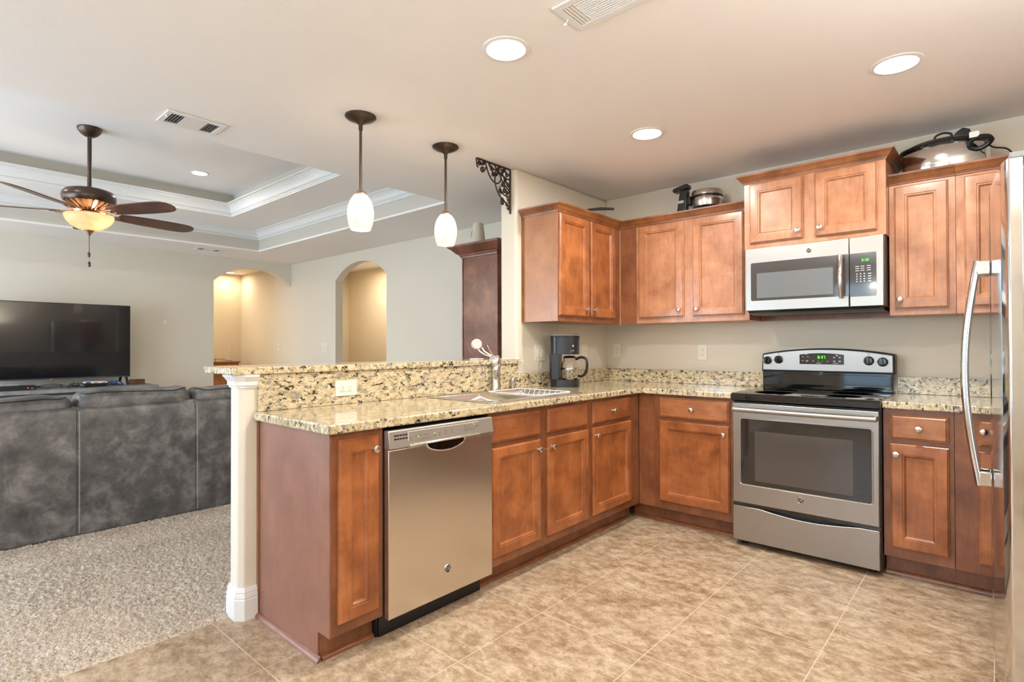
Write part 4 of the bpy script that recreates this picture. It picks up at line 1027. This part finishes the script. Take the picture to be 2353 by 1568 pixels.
# unseen fixture added behind the camera to light the room; shows in the steel
t = thing('added_chandelier', (0.9, -4.75, CZ), 'small bronze lamp with glowing globes, added unseen behind the camera', 'added_chandelier')
MB().lathe([(0.065, -0.0005), (0.060, -0.02), (0.02, -0.035), (0, -0.036)], (0.9, -4.75, CZ), n=32).cyl((0.9, -4.75, 1.75), (0.9, -4.75, CZ-0.03), 0.008).ell((0.9, -4.75, 1.78), (0.04, 0.04, 0.06)).build('stem', 'bronze', t)
for k in range(5):
    a = 2*PI*k/5; x, y = 0.9+0.26*math.cos(a), -4.75+0.26*math.sin(a)
    arm = MB().tube([(0.9, -4.75, 1.77), (0.9+.15*math.cos(a), -4.75+.15*math.sin(a), 1.72), (x, y, 1.78), (x, y, 1.82)], 0.007, 8).build('arm', 'bronze', t)
    MB().ell((x, y, 1.885), (0.055, 0.055, 0.06), 20, 12).build('globe', 'lens', t)
    point('added_chandelier_glow', (x, y, 1.96), 3.0, (0.95, 0.97, 1.0), 0.05)
    area('added_chandelier_uplight', (x, y, 1.97), (0, 0, 1), 0.10, 0.10, 6, (0.92, 0.96, 1.0), 'DISK')

# unseen uplighters added out of view to brighten the ceiling
def added_torchiere(x, y, z0, label, power):
    t = thing('added_floor_lamp', (x, y, z0), label, 'lamp')
    MB().lathe([(0.14, 0), (0.14, 0.012), (0.03, 0.03), (0.012, 0.04), (0.012, 1.60), (0, 1.60)], (x, y, z0), n=32).build('pole', 'bronze', t)
    op(MB().lathe([(0.03, 1.601), (0.10, 1.63), (0.16, 1.70), (0.165, 1.70), (0.10, 1.62), (0.03, 1.595)], (x, y, z0), n=40)).build('bowl_shade', 'trim', t)
    area('added_floor_lamp_uplight', (x, y, z0+1.68), (0, 0, 1), 0.22, 0.22, power, (1.0, 0.96, 0.92), 'DISK')
added_torchiere(2.42, -4.30, 0.0, 'added unseen tall uplighter lamp by the east wall behind the camera', 30)
added_torchiere(2.55, -2.05, 0.0, 'added unseen tall uplighter lamp against the east wall in front of the refrigerator side', 24)
added_torchiere(-5.80, -5.60, 0.009, 'added unseen tall uplighter lamp in the far left corner of the living room', 34)

# ------------------------------------------------------------------ ceiling fan
FX, FY = -3.505, -2.43
t = thing('ceiling_fan', (FX, FY, Z3), 'bronze five-blade ceiling fan with lit bowl in the tray ceiling', 'ceiling fan')
c = (FX, FY, 0)
MB().lathe([(0.080, 2.9445), (0.083, 2.938), (0.077, 2.920), (0.060, 2.896), (0.036, 2.878), (0, 2.874)], c, n=40).build('canopy', 'bronze', t)
MB().cyl((FX, FY, 2.458), (FX, FY, 2.868), 0.0145, n=18).build('downrod', 'bronze', t)
MB().lathe([(0.030, 2.470), (0.060, 2.458), (0.120, 2.452), (0.155, 2.440), (0.174, 2.415), (0.178, 2.390), (0.174, 2.362), (0.165, 2.348), (0, 2.348)], c, n=48).build('motor_housing', 'bronze', t, smooth=50)
b = MB().lathe([(0.150, 2.3475), (0.120, 2.325), (0.075, 2.300), (0.060, 2.285), (0, 2.285)], c, n=40)
for k in range(20):
    a = 2*PI*k/20; b.tube([(FX+math.cos(a)*q, FY+math.sin(a)*q, z) for q, z in ((0.162, 2.345), (0.130, 2.325), (0.085, 2.300), (0.068, 2.286))], 0.006, 6)
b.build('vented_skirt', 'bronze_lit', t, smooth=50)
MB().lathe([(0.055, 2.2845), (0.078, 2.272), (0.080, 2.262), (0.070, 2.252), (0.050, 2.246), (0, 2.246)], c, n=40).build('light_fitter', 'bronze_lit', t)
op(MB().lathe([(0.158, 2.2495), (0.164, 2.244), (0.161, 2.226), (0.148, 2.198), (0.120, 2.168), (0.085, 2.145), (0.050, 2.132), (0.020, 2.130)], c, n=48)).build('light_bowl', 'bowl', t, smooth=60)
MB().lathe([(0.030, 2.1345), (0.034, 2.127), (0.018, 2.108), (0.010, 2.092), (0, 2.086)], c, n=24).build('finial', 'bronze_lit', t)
for k in range(5):
    a = math.radians(28+72*k); ca, sa = math.cos(a), math.sin(a)
    L = lambda u, v, z: (FX+ca*u-sa*v, FY+sa*u+ca*v, z)
    # curved iron carrying the blade
    ir = MB().tube([L(0.07, 0, 2.296), L(0.12, 0, 2.272), L(0.17, 0, 2.262), L(0.215, 0, 2.266)], [0.012, 0.011, 0.010, 0.009], 8)
    for v in (-0.028, 0.028): ir.tube([L(0.11, 0, 2.276), L(0.16, v, 2.266), L(0.215, v*0.9, 2.266-v*0.21), L(0.25, v*0.8, 2.268-v*0.2)], 0.006, 6)
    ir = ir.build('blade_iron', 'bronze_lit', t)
    out = []; n = 14
    hw = [(0.20, 0.056), (0.26, 0.066), (0.40, 0.078), (0.60, 0.084), (0.69, 0.082), (0.75, 0.072), (0.788, 0.048), (0.805, 0.016)]
    pts = [(u, w) for u, w in hw] + [(u, -w) for u, w in hw[::-1]]
    vs = [L(u, v, 2.278-v*0.24) for u, v in pts] + [L(u, v, 2.271-v*0.24) for u, v in pts]
    m = len(pts); fs = [tuple(range(m)), tuple(range(m, 2*m))[::-1]] + [(i, (i+1) % m, m+(i+1) % m, m+i) for i in range(m)]
    MB().add(vs, fs).build('blade', 'fan_wood', t, bevel=0.0015)
for (dx, zz) in ((-0.004, 1.93), (0.006, 1.852)):
    b = MB().cyl((FX+dx, FY, 2.090), (FX+dx, FY, zz+0.03), 0.0014, n=6); ch = b.build('pull_chain', 'bronze', t)
    MB().lathe([(0.004, 0.03), (0.009, 0.022), (0.010, 0.0), (0.006, -0.012), (0, -0.013)], (FX+dx, FY, zz), n=16).build('pull_weight', 'bronze', ch)
point('fan_bulb', (FX-0.07, FY-0.04, 2.21), 1.5, LAMP_WARM, 0.02)
point('fan_bulb', (FX+0.07, FY+0.05, 2.21), 1.5, LAMP_WARM, 0.02)

# ------------------------------------------------------------------ air vents
def vent(x0, x1, y0, y1, label, long_axis, nslat, lit_mid=False):
    z = CZ; t = thing('ceiling_vent', ((x0+x1)/2, (y0+y1)/2, z), label, 'air vent')
    f = MB(); m = 0.028
    f.cells([x0, x0+m, x1-m, x1], [y0, y0+m, y1-m, y1], lambda u, v: not (x0+m < u < x1-m and y0+m < v < y1-m), 'xy', z-0.009, z-0.0005)
    f.build('frame', 'trim', t, bevel=0.002)
    B(x0+m, x1-m, y0+m, y1-m, z-0.0016, z-0.0004).build('duct_opening', 'black', t)
    # end louvres run across, middle louvres run along
    if long_axis == 'x':
        a, b_ = x0+m, x1-m; e = 0.045
        for k, (p, q) in enumerate(((a+0.003, a+e), (b_-e, b_-0.003))):
            s_ = MB()
            for i in range(3):
                xx = p+(q-p)*(i+0.5)/3; s_.prism([(xx-0.0055, z-0.0085), (xx-0.0045, z-0.0085), (xx+0.0055, z-0.0020), (xx+0.0045, z-0.0020)], 'xz', y0+m, y1-m)
            s_.build('end_louvres', 'trim', t)
        B(a+e, a+e+.004, y0+m, y1-m, z-0.0085, z-0.002).build('divider', 'trim', t); B(b_-e-.004, b_-e, y0+m, y1-m, z-0.0085, z-0.002).build('divider', 'trim', t)
        s_ = MB()
        for i in range(nslat):
            yy = y0+m+(y1-y0-2*m)*(i+0.5)/nslat; w = (y1-y0-2*m)/nslat*0.25
            s_.prism([(yy-w, z-0.0030), (yy-w, z-0.0022), (yy+w, z-0.0080), (yy+w, z-0.0088)], 'yz', a+e+.004, b_-e-.004)
        s_.build('louvres', 'trim', t)
    else:
        a, b_ = y0+m, y1-m; e = 0.060
        for k, (p, q) in enumerate(((a+0.003, a+e), (b_-e, b_-0.003))):
            s_ = MB()
            for i in range(4):
                yy = p+(q-p)*(i+0.5)/4; s_.prism([(yy-0.003, z-0.0085), (yy-0.002, z-0.0085), (yy+0.005, z-0.0020), (yy+0.004, z-0.0020)], 'yz', x0+m, x1-m)
            s_.build('end_louvres', 'trim', t)
        s_ = MB()
        for i in range(nslat):
            xx = x0+m+(x1-x0-2*m)*(i+0.5)/nslat; w = (x1-x0-2*m)/nslat*0.52
            s_.prism([(xx-w, z-0.0088), (xx-w, z-0.0080), (xx+w, z-0.0040), (xx+w, z-0.0048)], 'xz', a+e+.002, b_-e-.002)
        s_.build('louvres', 'trim', t)
    return t
v = vent(0.671, 1.040, -1.861, -1.675, 'white ceiling vent at the top edge of the photo, right of the nearest recessed light', 'x', 11)
MB().cyl((0.682, -1.772, CZ-0.009), (0.674, -1.775, CZ-0.024), 0.0025, n=8).ell((0.673, -1.776, CZ-0.027), (0.008, 0.008, 0.006), 12, 8).build('damper_lever', 'trim', v)
v = vent(-1.535, -1.335, -2.512, -2.218, 'white ceiling vent with dark end slots, between the fan and the pendants', 'y', 9)
MB().ell((-1.40, -2.500, CZ-0.016), (0.008, 0.008, 0.008), 12, 8).build('damper_lever', 'trim', v)
vent(-5.72, -5.54, -0.95, -0.65, 'small distant ceiling vent above the wide arch', 'y', 9)

# ------------------------------------------------------------------ iron scroll bracket
t = thing('scroll_bracket', (-0.668, -0.60, CZ), 'dark iron scrollwork corner bracket between ceiling and wall end', 'bracket')
BX = -0.668
def bt(pts, r=0.0042, nm='scrollwork', par=None):
    return [(BX, y, z) for y, z in pts]
def spiral(cy, cz, r, a0, turns, sgn=1, n=26):
    return [(cy+r*(1-0.75*i/n)*math.cos(math.radians(a0)+sgn*2*PI*turns*i/n), cz+r*(1-0.75*i/n)*math.sin(math.radians(a0)+sgn*2*PI*turns*i/n)) for i in range(n+1)]
zt, yw = CZ-0.004, -0.590
B(BX-0.006, BX+0.006, -0.925, -0.588, CZ-0.0105, CZ-0.001).build('ceiling_bar', 'iron', t, bevel=0.002)
B(BX-0.006, BX+0.006, -0.5985, -0.5875, 2.145, CZ-0.011).build('wall_bar', 'iron', t, bevel=0.002)
def bez(p0, p1, p2, p3, n=16):
    return [((1-u)**3*p0[0]+3*u*(1-u)**2*p1[0]+3*u*u*(1-u)*p2[0]+u**3*p3[0], (1-u)**3*p0[1]+3*u*(1-u)**2*p1[1]+3*u*u*(1-u)*p2[1]+u**3*p3[1]) for u in [i/n for i in range(n+1)]]
scr = MB()
curves = [
    bez((-0.840, 2.434), (-0.820, 2.38), (-0.80, 2.33), (-0.745, 2.315)),
    bez((-0.745, 2.315), (-0.735, 2.28), (-0.715, 2.235), (-0.665, 2.215)),
    bez((-0.665, 2.215), (-0.640, 2.20), (-0.620, 2.19), (-0.600, 2.18)),
    bez((-0.800, 2.434), (-0.78, 2.39), (-0.72, 2.40), (-0.700, 2.434)),
    bez((-0.750, 2.434), (-0.71, 2.38), (-0.67, 2.38), (-0.640, 2.434)),
    bez((-0.690, 2.434), (-0.66, 2.36), (-0.63, 2.33), (-0.600, 2.31)),
    bez((-0.745, 2.315), (-0.76, 2.36), (-0.72, 2.40), (-0.690, 2.385)),
    bez((-0.690, 2.385), (-0.675, 2.35), (-0.70, 2.31), (-0.745, 2.315)),
    bez((-0.690, 2.385), (-0.65, 2.38), (-0.62, 2.36), (-0.600, 2.37)),
    bez((-0.700, 2.30), (-0.68, 2.25), (-0.64, 2.24), (-0.600, 2.25)),
    bez((-0.655, 2.30), (-0.63, 2.27), (-0.62, 2.22), (-0.600, 2.20)),
    spiral(-0.865, 2.375, 0.020, 60, 1.3), spiral(-0.895, 2.410, 0.018, 0, 1.2), spiral(-0.855, 2.420, 0.013, 0, 1.2),
    spiral(-0.775, 2.405, 0.017, 90, 1.4), spiral(-0.735, 2.385, 0.020, 180, 1.4), spiral(-0.765, 2.370, 0.014, 0, 1.3, -1),
    spiral(-0.665, 2.325, 0.021, 200, 1.4), spiral(-0.695, 2.270, 0.015, 30, 1.3), spiral(-0.650, 2.280, 0.018, 0, 1.4),
    spiral(-0.625, 2.395, 0.015, 90, 1.3), spiral(-0.615, 2.330, 0.014, 90, 1.3), spiral(-0.672, 2.195, 0.017, 110, 1.4),
    spiral(-0.620, 2.270, 0.013, 0, 1.3), spiral(-0.627, 2.188, 0.011, 60, 1.3), spiral(-0.612, 2.165, 0.010, 90, 1.2),
    bez((-0.925, 2.434), (-0.915, 2.40), (-0.925, 2.385), (-0.905, 2.385)),
    bez((-0.905, 2.434), (-0.89, 2.40), (-0.87, 2.40), (-0.845, 2.425)), bez((-0.835, 2.40), (-0.845, 2.37), (-0.865, 2.355), (-0.885, 2.375)),
    bez((-0.81, 2.434), (-0.79, 2.40), (-0.76, 2.385), (-0.75, 2.36)), bez((-0.66, 2.434), (-0.64, 2.41), (-0.62, 2.40), (-0.60, 2.40)),
    bez((-0.70, 2.385), (-0.67, 2.33), (-0.64, 2.31), (-0.60, 2.29)), bez((-0.69, 2.255), (-0.66, 2.26), (-0.645, 2.29), (-0.655, 2.32)),
    spiral(-0.585-0.06, 2.350, 0.013, 0, 1.3), spiral(-0.71, 2.415, 0.013, 90, 1.3), spiral(-0.66, 2.415, 0.012, 90, 1.3), spiral(-0.61, 2.225, 0.011, 90, 1.2), spiral(-0.675, 2.215, 0.012, 0, 1.2),
]
for q in curves: scr.tube([(BX, y, z) for y, z in q], 0.0052, 6)
scr.build('scrollwork', 'iron', t)
MB().ell((BX, -0.593, 2.140), (0.007, 0.007, 0.012), 12, 8).build('tip', 'iron', t)

# ------------------------------------------------------------------ living room furniture
# tall dark cabinet behind the stub wall, with a vase on it
t = thing('tall_cabinet', (-1.26, 0.0, 0.009), 'tall dark cherry cabinet standing behind the end wall of the kitchen', 'cabinet')
B(-1.455, -1.065, -0.300, 0.300, 0.010, 1.985).build('body', 'cherry', t, bevel=0.003)
B(-1.467, -1.4555, -0.305, 0.300, 0.010, 1.985).build('face_frame', 'cherry', t, bevel=0.002)
cc = [(0, 1.935), (0.006, 1.935), (0.008, 1.950), (0.016, 1.954), (0.020, 1.966), (0.034, 1.972), (0.050, 1.990), (0.068, 2.008), (0.074, 2.012), (0.086, 2.020), (0.090, 2.036), (0, 2.036)]
MB().sweep([(-1.467, 0.300), (-1.467, -0.305), (-1.065, -0.305), (-1.065, 0.300)], cc).build('crown_moulding', 'cherry', t, smooth=20)
B(-1.46, -1.07, -0.30, 0.30, 2.020, 2.036).build('top', 'cherry', t)
t = MB().lathe([(0.056, 0), (0.062, 0.008), (0.060, 0.07), (0.050, 0.15), (0.041, 0.205), (0.037, 0.206), (0.045, 0.15), (0.054, 0.07), (0.056, 0.012), (0, 0.012)], (-1.40, -0.18, 2.0365), n=36).build('vase', 'ceramic', org=(-1.40, -0.18, 2.0365), smooth=60)
tag(t, 'cream tapered ceramic vase on top of the tall dark cabinet', 'vase')
b = MB()
for (a, z0_, z1_) in ((200, 2.10, 2.15), (215, 2.12, 2.17), (205, 2.08, 2.10)):
    aa = math.radians(a+20); r = 0.0585
    b.tube([(-1.40+math.cos(aa)*r, -0.18+math.sin(aa)*r, z0_), (-1.40+math.cos(aa+.15)*r*.93, -0.18+math.sin(aa+.15)*r*.93, z1_)], 0.0022, 6)
b.build('painted_twig', 'print_dark', t)

# sofa seen from behind
SXB = -2.478
t = thing('sofa', (-2.95, -2.55, 0.009), 'charcoal leather sofa seen from behind, facing the television', 'sofa')
ys = [-3.42, -2.680, -1.995, -1.30]
for i in range(3):
    y0, y1 = ys[i]+0.0004, ys[i+1]-0.0004
    pts = [(SXB, 0.018), (SXB-0.004, 0.50), (SXB-0.012, 0.780), (SXB-0.022, 0.805), (SXB-0.05, 0.820), (SXB-0.16, 0.822), (SXB-0.20, 0.80), (SXB-0.20, 0.018)]
    MB().prism(pts, 'xz', y0, y1).build('back_panel', 'leather', t, bevel=0.004, seg=3)
def cushion(y0, y1, z0, z1, x0, x1, nm, seed, sag=0.02):
    # plump superellipsoid with a sagging top, and piping that follows its upper rear edge
    rnd = random.Random(seed); vs = []; fs = []; ph = [rnd.uniform(0, 6.28) for _ in range(4)]; m, n = 22, 48
    se = lambda c, p: math.copysign(abs(c)**p, c)
    cx_, cy_, cz_ = (x0+x1)/2, (y0+y1)/2, (z0+z1)/2; rx, ry, rz = (x1-x0)/2, (y1-y0)/2, (z1-z0)/2
    def surf(p_, th, g=1.0):
        x = se(math.cos(p_), 0.5)*se(math.cos(th), 0.5); y = se(math.cos(p_), 0.22)*se(math.sin(th), 0.16); z = se(math.sin(p_), 0.55)
        w = 1+0.03*math.sin(8*y+ph[0])
        dz_ = -(sag*(1-y*y)*(0.5+0.5*math.sin(3.5*y+ph[2])) + 0.004*math.sin(17*y+ph[3]))*max(0, z)
        return (cx_+rx*x*w*g, cy_+ry*y*g, cz_+rz*z*g+dz_)
    for j in range(m+1):
        for i in range(n): vs.append(surf(-PI/2+PI*j/m, 2*PI*i/n))
    for j in range(m):
        for i in range(n): fs.append((j*n+i, j*n+(i+1) % n, (j+1)*n+(i+1) % n, (j+1)*n+i))
    b = MB().add(vs, fs); o = b.build(nm, 'leather', t, smooth=180)
    line = [surf(math.radians(50), math.radians(a), 1.004) for a in range(-88, 89, 4)]
    MB().tube(line, 0.0038, 6).build('piping', 'black', o, smooth=80)
    return o
for i, (zt_, sg) in enumerate(((0.905, 0.030), (0.930, 0.024), (0.918, 0.030))):
    cushion(ys[i]+0.003, ys[i+1]-0.003, 0.60, zt_, SXB-0.30, SXB-0.045, 'back_cushion', 10+i, sg)
for i in range(3):
    MB().prism(rrect(SXB-0.95, SXB-0.26, 0.30, 0.46, 0.05), 'xz', ys[i]+0.01, ys[i+1]-0.01).build('seat_cushion', 'leather', t, bevel=0.02, seg=3)
for y0, y1 in ((ys[0]-0.22, ys[0]), (ys[3], ys[3]+0.22)):
    MB().prism(rrect(SXB-0.95, SXB-0.01, 0.045, 0.66, 0.07), 'xz', y0, y1).build('arm', 'leather', t, bevel=0.03, seg=3)
B(SXB-0.94, SXB-0.205, ys[0], ys[3], 0.05, 0.30).build('base', 'leather', t, bevel=0.01)
B(SXB-0.93, SXB-0.205, ys[0]+0.02, ys[3]-0.02, 0.0095, 0.049).build('plinth', 'black', t)
for ysm in (ys[1], ys[2]):
    b = MB(); sd = MB()
    for side in (0.0055, -0.0085):
        pass
    z = 0.035
    while z < 0.79:
        x = SXB+0.0012 - (0.004*(z-0.05)/0.45 if z < 0.5 else 0.004+0.008*(z-0.5)/0.28)
        b.box(x-0.001, x+0.0012, ysm+0.0105, ysm+0.0135, z, z+0.0075); z += 0.0115
    o = b.build('stitching', 'stitch', t); o['kind'] = 'stuff'

# media console, television and the small things in front of it
t = thing('media_console', (-5.70, -2.45, 0.009), 'long grey-washed wooden media console under the television', 'console')
B(-5.95, -5.445, -3.55, -1.400, 0.725, 0.762).build('top', 'grey_wood', t, bevel=0.003)
B(-5.93, -5.475, -3.50, -1.450, 0.080, 0.7245).build('body', 'darkgrey', t, bevel=0.003)
for y in (-3.46, -1.50):
    for x in (-5.90, -5.52): B(x, x+0.05, y-0.025, y+0.025, 0.0095, 0.0795).build('leg', 'darkgrey', t)
for i in range(4): B(-5.4745, -5.460, -3.48+i*0.508, -2.99+i*0.508, 0.11, 0.70).build('door', 'grey_wood', t, bevel=0.002)
t = thing('television', (-5.82, -2.32, 0.762), 'large black flat television standing on the grey console', 'television')
B(-5.86, -5.812, -3.045, -1.597, 0.853, 1.690).build('housing', 'black', t, bevel=0.003)
B(-5.8115, -5.808, -3.037, -1.605, 0.868, 1.682).build('screen', 'screen', t)
tb = B(-5.8115, -5.805, -3.045, -1.597, 0.853, 0.8675).build('lower_bezel', 'darkgrey', t)
B(-5.8045, -5.803, -2.325, -2.315, 0.855, 0.860).build('standby_light', 'led_red', tb)
for y in (-2.94, -1.66):
    for d in (-0.05, 0.05):
        MB().prism([(-5.83+d*0.2-0.01, 0.853), (-5.83+d*0.2+0.01, 0.853), (-5.83+d*1.6+0.012, 0.7625), (-5.83+d*1.6-0.012, 0.7625)], 'xz', y-0.012+d*0.5, y+0.012+d*0.5).build('foot', 'black', t, bevel=0.002)
CT = 0.7622
def small(nm, b, mat, label, cat, org, bevel=0.003):
    return tag(b.build(nm, mat, org=org, bevel=bevel), label, cat)
o = small('cable_box', B(-5.76, -5.58, -2.90, -2.470, CT, CT+0.045), 'black', 'black set-top box with a red light on the left of the console', 'set-top box', (-5.67, -2.68, CT))
B(-5.5798, -5.579, -2.545, -2.535, CT+.018, CT+.028).build('power_light', 'led_red', o)
B(-5.5798, -5.579, -2.515, -2.495, CT+.016, CT+.020).build('maker_mark', 'icon', o)
small('remote_control', B(-5.72, -5.67, -2.80, -2.60, CT+.0455, CT+.063), 'greyshade', 'grey remote control lying on the set-top box', 'remote control', (-5.69, -2.70, CT+.0455))
def gamepad(x, y, mat, label):
    b = MB().ell((x, y, CT+0.030), (0.035, 0.050, 0.022), 16, 10)
    for s_ in (-1, 1): b.tube([(x+0.01, y+s_*0.04, CT+0.032), (x+0.03, y+s_*0.058, CT+0.026), (x+0.055, y+s_*0.066, CT+0.016)], [0.022, 0.019, 0.013], 10)
    o = tag(b.build('game_controller', mat, org=(x, y, CT), smooth=60), label, 'game controller', 'game controllers on the console')
    for s_ in (-1, 1): MB().cyl((x+0.012, y+s_*0.022, CT+0.045), (x+0.012, y+s_*0.022, CT+0.060), 0.008, n=12).build('thumbstick', 'black', o)
gamepad(-5.60, -2.145, 'darkgrey', 'dark grey game controller at the middle of the console')
gamepad(-5.66, -1.790, 'blue', 'dark blue game controller beside the right television foot')
t = small('game_console', B(-5.78, -5.60, -2.06, -1.86, CT+0.012, CT+0.038), 'black', 'flat black game console between the two game controllers', 'game console', (-5.69, -1.96, CT))
B(-5.77, -5.61, -2.05, -1.87, CT, CT+0.0115).build('feet', 'black', t)
t = small('game_case', B(-5.77, -5.62, -2.055, -1.860, CT+0.0385, CT+0.056), 'white', 'white and blue plastic case with red marks lying on the game console', 'case', (-5.69, -1.96, CT+0.0385))
B(-5.6197, -5.6185, -2.055, -2.010, CT+.040, CT+.055).build('blue_end', 'blue', t)
B(-5.6197, -5.6185, -1.980, -1.950, CT+.042, CT+.050).build('red_mark', 'red', t)
B(-5.6197, -5.6185, -1.905, -1.880, CT+.042, CT+.050).build('red_mark', 'red', t)
small('wooden_box', B(-5.86, -5.72, -1.60, -1.47, CT, CT+0.060), 'walnut', 'small brown wooden box at the right end of the console', 'box', (-5.79, -1.53, CT))
b = MB()
for k in range(4):
    rr = random.Random(k+40); y0 = -2.47
    pts = [(-5.70-0.02*k, y0, CT+0.02), (-5.64-0.03*k, y0+0.08, CT+0.010+.01*k), (-5.68, y0+0.17, CT+0.012+0.012*k), (-5.72, y0+0.24, CT+0.008+.02*(k % 2)), (-5.78, y0+0.30, CT+0.006)]
    b.tube(pts, 0.0035, 6)
tag(b.build('cable_bundle', 'black', org=(-5.7, -2.35, CT), smooth=60), 'tangle of black cables beside the set-top box on the console', 'cables')

# hall chest with glass vase
t = thing('hall_chest', (-7.65, -0.10, 0.009), 'honey oak chest of drawers in the hall behind the wide arch', 'chest of drawers')
B(-7.94, -7.45, -0.55, 0.300, 0.01, 0.940).build('body', 'oak', t, bevel=0.003)
B(-7.96, -7.43, -0.57, 0.322, 0.9405, 0.965).build('top', 'oak', t, bevel=0.006)
for i, (a, b_) in enumerate(((0.80, 0.92), (0.56, 0.78), (0.32, 0.54), (0.08, 0.30))):
    d = MB().nested(-0.52, 0.27, a, b_, DRAW, 'px', -7.45).build('drawer', 'oak', t, smooth=20)
    for y in (-0.35, 0.10): MB().lathe([(0.006, 0), (0.014, 0.018), (0, 0.022)], (-7.431, y, (a+b_)/2), (1, 0, 0), 16).build('knob', 'bronze', d)
t = MB().lathe([(0.052, 0), (0.055, 0.01), (0.050, 0.08), (0.060, 0.20), (0.072, 0.300), (0.069, 0.300), (0.057, 0.20), (0.047, 0.08), (0.050, 0.012), (0, 0.010)], (-7.55, 0.165, 0.9655), n=36).build('glass_vase', 'glass', org=(-7.55, 0.165, 0.9655), smooth=60)
tag(t, 'clear flared glass vase on the oak hall chest', 'vase')
b = MB().tube([(-7.47, -0.50, 1.005), (-7.47, -0.05, 1.005), (-7.46, 0.03, 1.005)], 0.004, 6)
b.tube([(-7.47, -0.05, 0.9655), (-7.47, -0.05, 1.010)], 0.004, 6).tube([(-7.46, 0.03, 1.005), (-7.46, 0.10, 0.985), (-7.46, 0.20, 0.97)], 0.004, 6).tube([(-7.47, -0.50, 0.9655), (-7.47, -0.50, 1.005)], 0.004, 6)
tag(b.build('iron_tray_rail', 'iron', org=(-7.47, -0.2, 0.9655)), 'thin dark metal rail stand on the hall chest beside the vase', 'tray')
